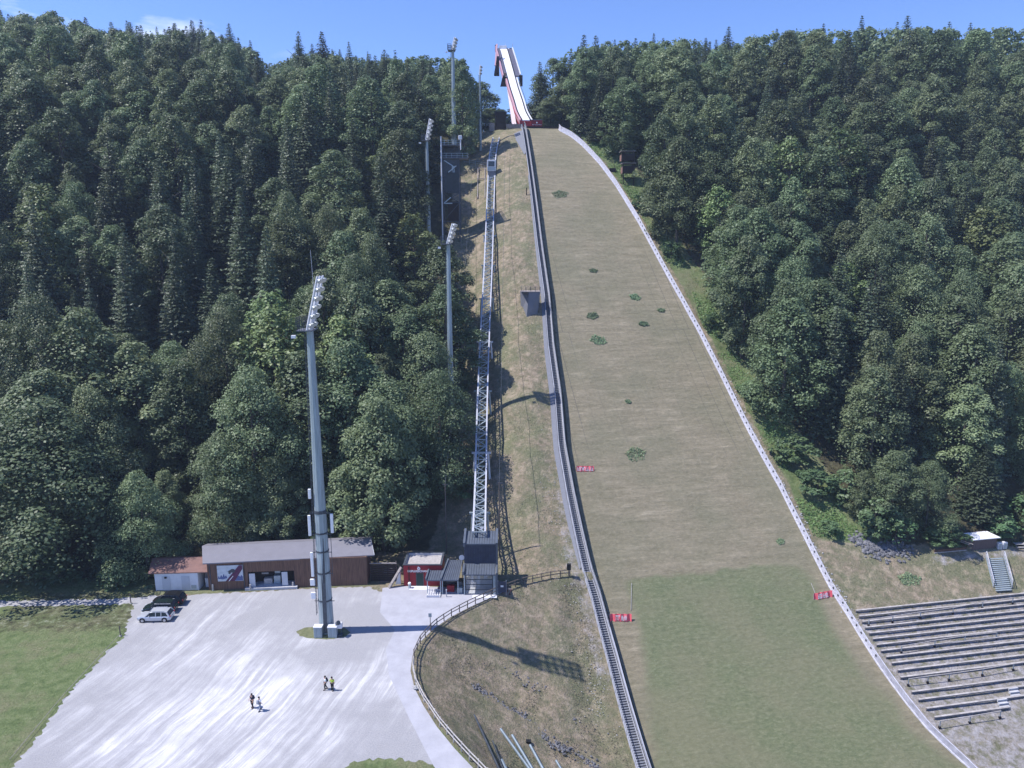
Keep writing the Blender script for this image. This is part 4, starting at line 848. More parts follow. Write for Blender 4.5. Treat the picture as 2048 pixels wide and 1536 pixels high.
# ------------------------------------------------------------------ inclined lift
TP = [(958,1064,8.0),(960,1000,7.6),(962,930,7.3),(963,860,7.0),(966,760,6.3),(969,690,5.8),(972,620,5.2),(976,540,4.0),(979,460,2.2),(981,400,1.4),(983,350,1.2),(985,310,1.2),(989,288,1.1),(994,270,.9)]
TW = [at(u, v, h) for u, v, h in TP]
def resample(pts, d):
    out_ = [pts[0]]; acc = 0
    for a, b2 in zip(pts[:-1], pts[1:]):
        L = (b2 - a).length; k = d - acc
        while k <= L: out_.append(a.lerp(b2, k / L)); k += d
        acc = L - (k - d)
    return out_
tp = resample(TW, 1.0)
for _ in range(14): tp = [tp[0]] + [(tp[i-1] + tp[i]*2 + tp[i+1]) / 4 for i in range(1, len(tp)-1)] + [tp[-1]]
tp = resample(tp, 1.6)
lt = thing('inclined_lift_track', (TW[0].x, TW[0].y, gz(TW[0].x, TW[0].y)), 'pale steel lattice track of the inclined lift climbing on supports left of the landing slope', 'lift track')
wl_ = 0.92; dpt = 1.1; ex = Vector((1, 0, 0))
ch_ = MB(); la = MB(); lo_ = MB()
for i in range(len(tp) - 1):
    a, b2 = tp[i], tp[i+1]
    for sgn in (-1, 1):
        ch_.bar(a + ex * wl_ * sgn, b2 + ex * wl_ * sgn, .26, .28); lo_.bar(a + ex * wl_ * .9 * sgn - Vector((0, 0, dpt)), b2 + ex * wl_ * .9 * sgn - Vector((0, 0, dpt)), .16, .16)
        la.bar(a + ex * wl_ * sgn, b2 + ex * wl_ * .9 * sgn - Vector((0, 0, dpt)), .09); la.bar(a + ex * wl_ * sgn, a + ex * wl_ * .9 * sgn - Vector((0, 0, dpt)), .09)
    la.bar(a - ex * wl_, a + ex * wl_, .16, .12); la.bar(a - ex * wl_ * .9 - Vector((0,0,dpt)), b2 + ex * wl_ * .9 - Vector((0,0,dpt)), .14, .1)
    if i % 2: la.bar(a - ex * wl_, b2 + ex * wl_, .17, .08)
    else: la.bar(a + ex * wl_, b2 - ex * wl_, .17, .08)
    lo_.bar(a - ex * wl_ * .5 - Vector((0, 0, .5)), b2 - ex * wl_ * .5 - Vector((0, 0, .5)), .10, .10)
nvr = len(ch_.v) // 2; sg_ = [MB(), MB()]
for k in range(0, len(ch_.v), 8): sg_[(k // 8) % 2].add(ch_.v[k:k+8], [(0,1,2,3),(7,6,5,4),(0,4,5,1),(1,5,6,2),(2,6,7,3),(3,7,4,0)])
for m_ in sg_: child(m_, 'rail', M['track'], lt)
child(la, 'lattice', M['steel'], lt); child(lo_, 'lower_chords', M['steel'], lt)
for k, hv in ((5, 0), (14, 0), (24, 0), (33, 0), (42, 0), (50, 0), (58, 0)):
    if k >= len(tp): break
    c_ = tp[k]; lgm = MB(); xb = c_ - Vector((0, 0, dpt + .15)); lgm.bar(xb - ex * 1.7, xb + ex * 1.7, .35, .3)
    for sgn in (-1, 1):
        gx_ = c_.x + sgn * 1.5; lgm.tube((c_.x + sgn * 1.2, c_.y, xb.z), (gx_, c_.y + .3, gz(gx_, c_.y + .3) - 1), .18, .22)
    child(lgm, 'support', M['white_metal'] if k in (14, 33) else M['steel'], lt)
# cabin
c_ = at(983, 341, 1.9); lc = thing('lift_cabin', c_, 'small lift cabin with a white frame and dark window parked high on the lattice track', 'lift cabin')
lc.rotation_euler = (0, 0, 0)
child(MB().box(c_ + Vector((0, .6, 1.3)), (2.4, 2.2, 2.9)), 'body', M['white'], lc, .08)
child(MB().box(c_ + Vector((0, -.53, 1.7)), (1.7, .08, 1.35)), 'window', M['glass'], lc); child(MB().box(c_ + Vector((0, -.53, .42)), (2.1, .08, .8)), 'door_panel', M['steel'], lc)
child(MB().box(c_ + Vector((0, -.4, -1.0)), (1.9, 1.4, 1.5)), 'carriage', M['grating'], lc); child(MB().box(c_ + Vector((0, -.9, -2.0)), (2.2, .6, .35)), 'bumper', M['white_metal'], lc)

# ------------------------------------------------------------------ floodlight masts
def disc(r, dpt_=.16):
    b_ = MB(); b_.tube((0, 0, 0), (0, 0, dpt_), r * .7, r, 10); return b_
lampA = disc(.32, .30).build('floodlight', M['lamp_body']); glsA = disc(.28, .03).build('lens', M['lamp_glass']); LM, GM = lampA.data, glsA.data
bpy.data.objects.remove(lampA); bpy.data.objects.remove(glsA)
def mast(bx_, by_, bz, vplat, vhead, rb_, rt_, lab, rows=6, lean=.22, side=1, platf=True, scale=1.0, oblique=0.5):
    zp = zrow(vplat, by_); zh = zrow(vhead, by_); H = zp - bz; o = thing('floodlight_mast', (bx_, by_, bz), lab, 'floodlight mast', 'floodlight masts'); L = lambda x, y, z: (bx_ + x, by_ + y, bz + z)
    child(MB().tube(L(0, 0, -1), L(0, 0, H), rb_, rt_, 10), 'pole', M['pole'], o)
    ld = MB(); off = Vector((-1, -.15, 0)).normalized()
    for k in (-.2, .2):
        ld.bar(L(off.x * (rb_ + .22), k - .1, 2.5), L(off.x * (rt_ + .18), k - .1, H), .05)
    z = 2.8
    while z < H: f = z / H; rr = rb_ + (rt_ - rb_) * f + .21 - .0; ld.bar(L(-rr, -.3, z), L(-rr, .1, z), .04); z += .5
    child(ld, 'ladder', M['dark_metal'], o)
    hd = Vector((lean * (zh - zp), 0, zh - zp)); fr = MB(); wy = 1.1 * scale
    ux = Vector((oblique * .35, 1, 0)).normalized()
    for k in (-1, 1): fr.tube(Vector(L(0, 0, H)) + ux * wy * k, Vector(L(0, 0, H)) + hd + ux * wy * k, .10 * scale + .05, .09 * scale + .04, 8)
    fr.tube(Vector(L(0, 0, H - .3)), Vector(L(0, 0, H)) + hd, .20 * scale + .04, .16 * scale, 8)
    for i in range(rows): c1 = Vector(L(0, 0, H)) + hd * ((i + .6) / rows); fr.bar(c1 - ux * wy, c1 + ux * wy, .06)
    child(fr, 'head_frame', M['white_metal'], o)
    face = Vector((.82, -.25, -.5)).normalized(); rot = face.to_track_quat('Z', 'Y').to_euler()
    for i in range(rows):
        c1 = Vector((0, 0, H)) + hd * ((i + .6) / rows)
        for k in range(4):
            l_ = bpy.data.objects.new('floodlight', LM); COL.objects.link(l_); l_.parent = o; l_.location = c1 + ux * wy * (-.9 + .6 * k) + Vector((.18 * scale, -.12, 0)); l_.rotation_euler = rot; l_.scale = (scale,) * 3
            g_ = bpy.data.objects.new('lens', GM); COL.objects.link(g_); g_.parent = l_; g_.location = (0, 0, .30)
    if platf:
        pf = MB().box(L(-.35 * scale, 0, H - .1), (1.9 * scale, 2.4 * scale, .12)); child(pf, 'platform', M['grating'], o)
        rl_ = MB(); w1, w2 = 1.35 * scale, .2 * scale
        cs = [(-w1, -1.2 * scale), (w2 - .6 * scale, -1.2 * scale), (w2 - .6 * scale, 1.2 * scale), (-w1, 1.2 * scale)]
        for i in range(4):
            a, b2 = cs[i], cs[(i+1) % 4]
            for h in (.5, 1.0, 1.5): rl_.bar(L(*a, H + h * scale), L(*b2, H + h * scale), .05)
            for k in range(4): f = k / 4; rl_.bar(L(a[0] + (b2[0]-a[0])*f, a[1] + (b2[1]-a[1])*f, H - .1), L(a[0] + (b2[0]-a[0])*f, a[1] + (b2[1]-a[1])*f, H + 1.5 * scale), .05)
        child(rl_, 'railing', M['dark_metal'], o)
        child(MB().box(L(-1.6 * scale, -1.5 * scale, H - .75), (.5, .4, .35)), 'loudspeaker', M['white'], o)
    return o, H
b1 = flat(654, 1262)
m1, H1 = mast(b1.x, b1.y, 0, 658, 552, .98, .42, 'largest floodlight mast with antennas and cabinets standing in the gravel car park', 6, .25, oblique=.15)
ar = MB().tube((b1.x + .9, b1.y, H1), (b1.x + .6, b1.y, H1 + 9.5), .03); child(ar, 'aerial', M['rail'], m1)
for z, sd, hh, nm in ((15.5, 1.55, 2.6, 'antenna'), (15.2, -1.35, 2.8, 'antenna'), (9.8, -1.30, 3.4, 'antenna'), (7.3, -1.4, .9, 'radio_box'), (5.4, -1.4, .9, 'radio_box'), (19.5, -1.1, 1.3, 'radio_box')):
    child(MB().box((b1.x + sd, b1.y - .45, z), (.36 if hh > 1 else .6, .25, hh)), nm, M['white'], m1, .04)
br_ = MB()
for z in (16.8, 14.0, 11.5, 8.5, 4.6, 17.0): br_.tube((b1.x, b1.y, z), (b1.x, b1.y, z + .22), 1.0 - z * .012, 1.0 - z * .012, 10); br_.bar((b1.x - 1.3, b1.y - .4, z), (b1.x + 1.35, b1.y - .4, z), .07)
br_.bar((b1.x + 1.3, b1.y - .45, 8.2), (b1.x + 1.3, b1.y - .45, 17), .06); child(br_, 'bracket', M['dark_metal'], m1)
child(MB().bar((b1.x + .1, b1.y - 1.02, .3), (b1.x + .15, b1.y - .62, 13.5), .50, .12), 'cable_duct', M['dark_metal'], m1)
for dx, nm, sz in ((-.75, 'cabinet', (1.05, .8, 1.5)), (1.15, 'cabinet', (1.15, .8, 1.5))):
    o = thing('electric_cabinet', (b1.x + dx, b1.y - 1.35, 0), ('left' if dx < 0 else 'right') + ' grey metal cabinet at the foot of the largest floodlight mast', 'cabinet'); q0 = Vector((b1.x + dx, b1.y - 1.35, 0))
    child(MB().box(q0 + Vector((0, 0, sz[2]/2)), sz), 'body', M['steel'], o, .03); child(MB().box(q0 + Vector((0, 0, sz[2] + .03)), (sz[0] + .1, sz[1] + .1, .06)), 'lid', M['white_metal'], o); child(MB().box(q0 + Vector((0, -.41, sz[2]/2)), (sz[0]*.8, .02, sz[2]*.8)), 'door', M['pole'], o)
q0 = flat(679, 1271); o = thing('snow_lance_head', q0, 'small machine on a frame, partly wrapped in white, right of the mast cabinets', 'machine')
child(MB().box(q0 + Vector((0, 0, .12)), (.9, .7, .24)).tube(q0 + Vector((-.3, 0, .2)), q0 + Vector((-.3, 0, 1.6)), .07).tube(q0 + Vector((.3, .1, .2)), q0 + Vector((.25, .1, 1.7)), .07), 'stand', M['dark_metal'], o)
child(MB().box(q0 + Vector((0, -.1, 1.55)), (.95, .6, .8)), 'housing', M['white_metal'], o, .12); child(MB().tube(q0 + Vector((-.2, -.3, 1.9)), q0 + Vector((.1, -.5, 2.15)), .25, .3, 10), 'fan', M['dark_metal'], o)
p = at(903, 862); mast(p.x, p.y, p.z, 487, 447, .68, .36, 'floodlight mast rising out of a beech tree left of the inclined lift', 5, .30, scale=.95)
p = at(858, 474); mast(p.x, p.y, p.z, 281, 238, .60, .34, 'slim floodlight mast among trees left of the steel tower', 5, .22, scale=.95)
p = at(909, 330); mast(p.x, p.y, p.z, 101, 76, .85, .40, 'tallest looking floodlight mast reaching the skyline behind the steel tower', 4, .25, scale=1.0)
p = at(961, 300); mast(p.x, p.y, p.z, 150, 131, .42, .24, 'thin distant floodlight mast at the forest edge left of the brown cabin', 3, .1, scale=.75, platf=False)

# steel tower with platforms
p = at(905, 484); ty = p.y; tz0 = p.z
Xf = lambda u, v, y=None: (u - 1024) / FPX * ((y or ty) * math.cos(PITCH) + (CH - zrow(v, y or ty)) * math.sin(PITCH))
tt = thing('steel_tower', p, 'dark open steel tower with panels and a railed platform beside the inclined lift', 'tower')
xl, xr = Xf(886, 400), Xf(919, 400); z1, z2, z3, z4, z5 = (zrow(v, ty) for v in (480, 405, 386, 316, 290))
fr = MB()
for x in (xl, xr):
    for y in (ty, ty + 4): fr.bar((x, y, gz(x, y) - 1.5), (x, y, z5 + 1.0), .22)
for z in (z1 + 2, (z1+z2)/2, z2, (z3+z4)/2, z4, z5):
    for y in (ty, ty + 4): fr.bar((xl, y, z), (xr, y, z), .16)
    for x in (xl, xr): fr.bar((x, ty, z), (x, ty + 4, z), .16)
zz = [z1, z1 + (z2 - z1)/2, z2, z3, z4, z5]
for a, b2 in zip(zz[:-1], zz[1:]): fr.bar((xl, ty, a), (xr, ty, b2), .13); fr.bar((xl, ty + 4, b2), (xr, ty + 4, a), .13); fr.bar((xl, ty, b2), (xl, ty + 4, a), .13)
child(fr, 'frame', M['dark_metal'], tt)
child(MB().box(((xl + xr)/2 + .45, ty - .1, (z3 + zrow(345, ty))/2), (3.0, .12, zrow(345, ty) - z3)), 'panel', mat('grey green panel', (0.04, 0.048, 0.052), .7, .2, 1), tt)
child(MB().box(((xl + xr)/2, ty + 2.2, (z3 + z4)/2), (xr - xl - .3, 3.4, z4 - z3 - .3)), 'cabin', M['dark_metal'], tt)
child(MB().box(((xl + xr)/2 + .2, ty + 3.9, (z4 + z5)/2), (xr - xl, .08, z5 - z4 - .2)).box((xl + .05, ty + 2, (z4 + z5)/2), (.08, 3.8, z5 - z4 - .2)), 'shadow_screen', M['dark_metal'], tt)  # opaque screens added to the open top cage for a broader tower shadow
child(MB().box(((xl + xr)/2 + .3, ty + 3.0, (z2 + z1)/2 + 2.4), (2.6, 2.0, (z2 - z1) * .55)), 'lower_cabin', M['dark_wood'], tt)
child(MB().bar((xl + .5, ty - .2, z4 - .6), (xl + 2.6, ty - .2, z4 - 1.9), .2).box(((xl + xr)/2 + .6, ty + .35, (z3+z4)/2 + 1.0), (.7, .1, 2.6)), 'door', M['steel'], tt)
for i, z in enumerate((z4, z5)): child(MB().box(((xl + xr)/2 + (.8 if i == 0 else 0), ty + 2, z), (xr - xl + (2.6 if i == 0 else .6), 4.6, .18)), 'deck', M['grating'], tt)
rl_ = MB()
for z, x1_ in ((z4, xr + 2.2), (z5, xr + .3)):
    for h in (.5, 1.1): rl_.bar((xl - .3, ty - .3, z + h), (x1_, ty - .3, z + h), .07); rl_.bar((xl - .3, ty - .3, z + h), (xl - .3, ty + 4, z + h), .07); rl_.bar((x1_, ty - .3, z + h), (x1_, ty + 4, z + h), .07)
    for k in range(6): x = xl - .3 + (x1_ - xl + .3) * k / 5; rl_.bar((x, ty - .3, z), (x, ty - .3, z + 1.1), .06)
child(rl_, 'railing', M['steel'], tt)
ca = MB()
for a, b2 in (((897, 345), (913, 332)), ((888, 407), (902, 395)), ((888, 407), (905, 407))): ca.bar((Xf(*a), ty - .6, zrow(a[1], ty)), (Xf(*b2), ty - .6, zrow(b2[1], ty)), .2, .2)
child(ca, 'floodlight', M['steel'], tt)
child(MB().tube((xl - .2, ty - .4, z1 - 1), (xl - .2, ty - .4, z5 + 2.0), .16), 'pipe', M['white_metal'], tt); child(MB().tube((xr + .5, ty - .4, z5 - 1.2), (xr + .5, ty - .4, z5 + 1.6), .13), 'pipe', M['white_metal'], tt)
child(MB().box((xr + .4, ty - .3, z5 + 1.7), (.9, .6, 1.0)), 'loudspeaker', M['white_metal'], tt, .1)
# small fence and ladder rails on the upper slope
p = at(962, 333); o = thing('slope_railing', p, 'thin grey railing crossing the slope between the steel tower and the lift cabin', 'railing'); mb = MB()
q1, q2 = at(928, 326), at(974, 334)
for h in (.5, 1.1): mb.bar(q1 + Vector((0, 0, h)), q2 + Vector((0, 0, h)), .06)
for k in range(5): c1 = q1.lerp(q2, k/4); mb.bar(c1 - Vector((0, 0, .5)), c1 + Vector((0, 0, 1.1)), .07)
child(mb, 'rails', M['steel'], o)
p = at(962, 372); o = thing('loading_gantry', p, 'low weathered timber frame on the slope left of the lift track', 'frame'); mb = MB()
a, b2 = at(955, 400), at(956, 340); c1, c2 = at(970, 400), at(970, 340)
for u_, v_2 in ((a, b2), (c1, c2), (b2, c2), (at(955, 362), at(970, 362))): mb.bar(u_ + Vector((0, 0, .6)), v_2 + Vector((0, 0, .6)), .22, .2)
for u_ in (a, b2, c1, c2): mb.bar(u_ - Vector((0, 0, .5)), u_ + Vector((0, 0, .6)), .2)
child(mb, 'beams', M['old_wood'], o)
p = at(1053, 390); o = thing('marker_post', p, 'short dark post in the dry grass left of the upper staircase', 'post'); child(MB().bar(p - Vector((0, 0, .4)), p + Vector((0, 0, 1.7)), .22).box(p + Vector((0, 0, 1.75)), (.34, .34, .12)), 'post', M['dark_wood'], o)
# rope posts with thin cables beside the lift
posts = []
for u, v, vt, lab in ((893, 1108, 968, 'thin grey pole left of the station tower in the shade'), (999, 1112, 965, 'thin dark pole just right of the station tower')):
    p = at(u, v); o = thing('cable_pole', p, lab, 'pole'); zt = zrow(vt, p.y); child(MB().tube((p.x, p.y, p.z - 1), (p.x, p.y, zt), .13, .09), 'pole', M['fence_wood'], o); child(MB().bar((p.x - .5, p.y, zt - .1), (p.x + .5, p.y, zt - .1), .1), 'crossarm', M['dark_metal'], o); posts.append(Vector((p.x, p.y, zt)))
for i, (u, v) in enumerate(((945, 330), (1010, 290))):
    e_ = at(u, v, 3.0); a = posts[i]; o = thing('cable', a, ('left' if i == 0 else 'right') + ' thin steel cable running up the slope beside the lift track', 'cable'); mb = MB()
    pts = [a.lerp(e_, k/24) + Vector((0, 0, -3.2 * math.sin(math.pi * k/24))) for k in range(25)]
    pts = [Vector((q_.x, q_.y, max(q_.z, gz(q_.x, q_.y) + .6))) for q_ in pts]; mb.path(pts, .05, .05); child(mb, 'rope', M['dark_metal'], o)
# wooden judge tower in the right forest
p = at(1262, 372); o = thing('judge_tower', p, 'brown timber judge tower of two stacked boxes at the edge of the right forest', 'tower'); y0 = p.y
J = lambda u, v: (Xf(u, v, y0), zrow(v, y0))
for (u0, v0, u1, v1) in ((1243, 303, 1270, 325), (1245, 327, 1270, 350)):
    xa, za_ = J(u0, v1); xb, zb2 = J(u1, v0); child(MB().box(((xa + xb)/2, y0 + 1.5, (za_ + zb2)/2), (xb - xa, 3.2, (zb2 - za_) * .62)), 'box', M['dark_wood'], o)
    child(MB().box(((xa + xb)/2, y0 + 1.5, zb2 + .1), (xb - xa + .5, 3.8, .15)), 'roof', M['old_wood'], o)
    child(MB().box((xa - .05, y0 + 1.4, (za_ + zb2)/2 - .2), (.1, 3.0, (zb2 - za_) * .55)), 'side_boards', mat('reddish boards', (.26, .15, .12), .8, .2, 2), o)
xa, _z = J(1247, 350); xb, _z = J(1268, 350); mb = MB()
for x in (xa, xb):
    for y in (y0 + .2, y0 + 3): mb.bar((x, y, gz(x, y) - 1), (x, y, zrow(300, y0)), .25)
mb.bar((xa, y0, p.z), (xb, y0, zrow(350, y0)), .15); child(mb, 'leg', M['dark_wood'], o)
for i, (u, v) in enumerate(((1225, 344), (1157, 280))):
    p = at(u, v); o = thing('dark_box', p, ('dark box with a small post behind the barrier left of the judge tower', 'dark low box behind the upper end of the barrier')[i], 'box'); child(MB().box(p + Vector((0, .4, .5)), (1.7, 1.2, 1.0)), 'body', M['dark_wood'], o, .04); child(MB().bar(p + Vector((.6, .4, .9)), p + Vector((.6, .4, 1.9)), .12), 'post', M['fence_wood'], o)
# ------------------------------------------------------------------ buildings
def slab(p0, p1, p2, p3, th):
    v = [Vector(p) for p in (p0, p1, p2, p3)]; w_ = [p - Vector((0, 0, th)) for p in v]
    return MB().add(v + w_, [(0,1,2,3),(7,6,5,4),(0,4,5,1),(1,5,6,2),(2,6,7,3),(3,7,4,0)])
class Frame:
    """local frame: x along the front, y into the building, z up"""
    def __init__(s, a, b): s.o = Vector(a); s.o.z = 0; d = Vector(b) - Vector(a); d.z = 0; s.w = d.length; s.x = d.normalized(); s.y = Vector((-s.x.y, s.x.x, 0)); s.rz = math.atan2(s.x.y, s.x.x)
    def __call__(s, x, y, z): return s.o + s.x * x + s.y * y + Vector((0, 0, z))
    def box(s, mb, x0, x1, y0, y1, z0, z1): return mb.box(s((x0+x1)/2, (y0+y1)/2, (z0+z1)/2), (abs(x1-x0), abs(y1-y0), abs(z1-z0)), s.rz)
def part(F, root, name, mt, *boxes, bevel=0):
    mb = MB()
    for b_ in boxes: F.box(mb, *b_)
    return child(mb, name, mt, root, bevel)
# long wooden barn
F = Frame(flat(418, 1181), flat(735, 1170)); Wd = F.w
barn = thing('wooden_barn', F.o, 'long brown timber barn with a pale grey roof and a large ski jumper banner', 'building', rz=0)
zt = 4.55
part(F, barn, 'wall', M['wood'], (0, 5.4 + 1.0 - 0.6, .0, .25, 0, zt), (5.8, 12.6, 0, .25, 2.75, zt), (12.6, Wd, 0, .25, 0, zt), (0, .25, .25, 5.0, 0, zt), (Wd - .25, Wd, .25, 5.0, 0, zt), (.25, Wd - .25, 4.8, 5.0, 0, zt))
part(F, barn, 'recess', M['dark_wood'], (5.8, 12.6, 1.6, 1.75, 0, 2.9), (5.6, 5.8, .25, 1.75, 0, 2.9), (12.6, 12.8, .25, 1.75, 0, 2.9), (5.6, 12.8, .25, 1.75, 2.8, 2.95))
part(F, barn, 'counter_step', M['concrete'], (5.4, 13.0, -.55, 1.6, 0, .38))
part(F, barn, 'shutter', M['door_white'], (6.0, 6.85, -.08, -.02, .42, 2.5)); part(F, barn, 'shutter', M['door_white'], (10.75, 11.6, -.08, -.02, .45, 2.6))
part(F, barn, 'counter', M['pale_wood'], (7.9, 9.1, .7, 1.4, .38, 1.25)); part(F, barn, 'rack', M['steel'], (9.35, 10.3, .8, 1.5, .38, 1.6), (9.4, 10.2, 1.35, 1.55, 1.75, 2.3))
part(F, barn, 'sign_plate', M['pale_wood'], (7.4, 8.4, 1.52, 1.58, 1.6, 1.85))
fz, rz_ = 4.62, 5.45
rf = child(slab(flat(405, 1127, fz), flat(748, 1110, fz), flat(741, 1077, rz_), flat(404, 1092, rz_), .16), 'roof', M['roof_grey'], barn)
rb_ = child(slab(flat(404, 1092, rz_) + Vector((0, .03, 0)), flat(741, 1077, rz_) + Vector((0, .03, 0)), flat(741, 1077, rz_) + Vector((0, 2, -.5)), flat(404, 1092, rz_) + Vector((0, 2, -.5)), .16), 'roof', M['roof_grey'], barn)
child(MB().bar(flat(405, 1127.6, fz - .09), flat(748, 1110.6, fz - .09), .05, .12).bar(flat(748.6, 1110, fz - .02), flat(741.6, 1077, rz_ - .02), .06, .14), 'fascia', M['door_white'], barn)
part(F, barn, 'drainpipe', M['dark_metal'], (5.2, 5.3, -.12, -.02, 0, zt), (.35, .45, -.12, -.02, 0, zt))
# mural banner: pale sky, blue fir tops, dark red diagonal ramp and a ski jumper (plain generic shapes)
bn = MB(); F.box(bn, 1.45, 5.15, -.10, -.04, 1.45, 3.95); mur = child(bn, 'banner', mat('printed banner', (.42, .47, .52), .7, .0, 1.1, col2=(.62, .66, .70), stretch=(1, 1, 2.5)), barn)
def poly(F_, pts, y, th, name, mt, root):
    n_ = len(pts); v = [F_(x, y, z) for x, z in pts] + [F_(x, y - th, z) for x, z in pts]
    return child(MB().add(v, [tuple(range(n_)), tuple(range(2*n_-1, n_-1, -1))] + [(i, (i+1) % n_, n_ + (i+1) % n_, n_ + i) for i in range(n_)]), name, mt, root)
M['print_blue'] = mat('printed blue', (.10, .13, .27), .7, .25, 5); M['print_red'] = mat('printed dark red', (.10, .03, .07), .7, .3, 3)
poly(F, [(1.47, 1.9), (1.6, 2.35), (1.75, 2.0), (2.0, 2.5), (2.15, 2.1), (2.35, 2.65), (2.5, 2.2), (2.7, 2.4), (2.85, 1.95), (2.2, 1.75)], -.11, .015, 'printed_trees', M['print_blue'], barn)
poly(F, [(3.9, 1.5), (5.1, 1.5), (5.1, 2.1), (4.9, 2.4), (4.75, 2.1), (4.5, 2.3), (4.3, 2.1)], -.11, .015, 'printed_trees', M['print_blue'], barn)
poly(F, [(2.6, 1.47), (3.9, 1.47), (5.1, 3.3), (5.1, 3.93), (4.65, 3.93)], -.128, .015, 'printed_ramp', M['print_red'], barn)
poly(F, [(3.0, 1.47), (3.12, 1.47), (3.75, 2.25), (3.68, 2.3)], -.145, .01, 'printed_line', M['white'], barn)
poly(F, [(2.75, 3.2), (3.0, 3.05), (3.3, 3.2), (3.6, 3.4), (3.95, 3.35), (4.1, 3.0), (3.8, 2.75), (3.5, 2.85), (3.3, 2.55), (3.05, 2.7), (3.1, 2.95)], -.145, .01, 'printed_jumper', M['dark_metal'], barn)
# white shed with red roof
F = Frame(flat(312, 1182), flat(398, 1181)); wsd = thing('white_shed', F.o, 'small white shed with a tile red roof left of the timber barn', 'building')
part(F, wsd, 'wall', M['plaster'], (0, F.w, 0, 3.6, 0, 2.9)); part(F, wsd, 'door', M['door_white'], (1.05, 2.25, -.05, -.01, .1, 2.35)); part(F, wsd, 'door', M['door_white'], (3.9, 5.1, -.05, -.01, .1, 2.35))
part(F, wsd, 'plate', M['steel'], (5.3, 6.0, -.05, -.01, .35, .9)); part(F, wsd, 'lamp', M['black'], (1.5, 1.8, -.2, -.01, 2.05, 2.3))
child(slab(flat(296, 1147, 2.95), flat(418, 1144, 2.95), flat(418, 1114, 3.9), flat(304, 1117, 3.9), .12), 'roof', M['roof_red'], wsd)
child(slab(flat(304, 1117, 3.9) + Vector((0, .03, 0)), flat(418, 1114, 3.9) + Vector((0, .03, 0)), flat(418, 1114, 3.9) + Vector((0, 1.8, -.6)), flat(304, 1117, 3.9) + Vector((0, 1.8, -.6)), .12), 'roof', M['roof_red'], wsd)
part(F, wsd, 'base', M['dark_metal'], (.1, F.w - .1, -.03, 0, 0, .12))
q0 = flat(417, 1172); o = thing('white_box', q0, 'narrow white box standing between the white shed and the timber barn', 'box'); child(MB().box(q0 + Vector((0, 0, .65)), (.6, .5, 1.3)).box(q0 + Vector((0, 0, 1.36)), (.7, .6, .1)), 'body', M['plaster'], o); child(MB().box(q0 + Vector((0, .3, 1.9)), (1.0, .12, 1.3)), 'board', M['old_wood'], o)
for i, (u, v) in enumerate(((427, 1180), (502, 1180), (587, 1175), (733, 1168))):
    q0 = flat(u, v) + Vector((0, -.15, 0)); o = thing('bollard', q0, ('pale short post at the left corner of the barn', 'pale short post left of the barn counter', 'pale short post right of the barn counter', 'pale short post at the right corner of the barn')[i], 'post'); child(MB().tube(q0, q0 + Vector((0, 0, .95)), .16, .13, 8).tube(q0 + Vector((0, 0, .95)), q0 + Vector((0, 0, 1.02)), .14, .05, 8), 'post', M['pale_wood'], o)
# dark slat fence right of the barn
F = Frame(flat(742, 1163), flat(793, 1163)); o = thing('slat_fence', F.o, 'dark slatted timber fence between the barn and the red building', 'fence')
part(F, o, 'slats', M['dark_wood'], *[(0, F.w, -.03, .03, .1 + .35*k, .38 + .35*k) for k in range(8)]); part(F, o, 'post', M['fence_wood'], *[(F.w*k/3 - .08, F.w*k/3 + .08, .04, .18, 0, 3.3) for k in range(4)]); part(F, o, 'coping', M['old_wood'], (-.1, F.w + .1, -.12, .16, 2.95, 3.05))
# ramp slab left of the red building
o = thing('snow_groomer_ramp', flat(795, 1172), 'narrow dark sloping roof edge with a white underside left of the red building', 'ramp')
a, b2 = flat(778, 1176), flat(799, 1140, 2.6)
child(MB().bar(a, b2 + Vector((.2, .5, .2)), .55, .18), 'beam', M['old_wood'], o); q0 = flat(800, 1170)
child(MB().add([q0 + Vector((-.75, .2, 0)), q0 + Vector((.1, .2, 0)), q0 + Vector((.05, .2, 2.2)), q0 + Vector((-.75, .6, 0)), q0 + Vector((.1, .6, 0)), q0 + Vector((.05, .6, 2.2))], [(0,1,2),(5,4,3),(0,3,4,1),(1,4,5,2),(2,5,3,0)]), 'panel', M['plaster'], o)
q0 = flat(777, 1150); o = thing('boulder', q0, 'pale flat boulder in the shade behind the left side of the red building', 'rock')
def rock(mb, c, r, q_):
    n_ = 7; rings = []
    for j, (zf, rf_) in enumerate(((-.4, .8), (.1, 1.0), (.5, .7), (.75, .25))): rings.append([Vector(c) + Vector((math.cos(6.283*i/n_ + j*.3) * r * rf_ * q_.uniform(.75, 1.2), math.sin(6.283*i/n_ + j*.3) * r * rf_ * q_.uniform(.75, 1.2), zf * r * q_.uniform(.8, 1.1))) for i in range(n_)])
    vs = [p_ for r_ in rings for p_ in r_]; fs = [(j*n_ + i, j*n_ + (i+1) % n_, (j+1)*n_ + (i+1) % n_, (j+1)*n_ + i) for j in range(3) for i in range(n_)] + [tuple(range(n_-1, -1, -1)), tuple(range(3*n_, 4*n_))]
    return mb.add(vs, fs)
child(rock(MB(), q0 + Vector((0, .5, .3)), .9, random.Random(4)), 'stone', M['pale_rock'], o)
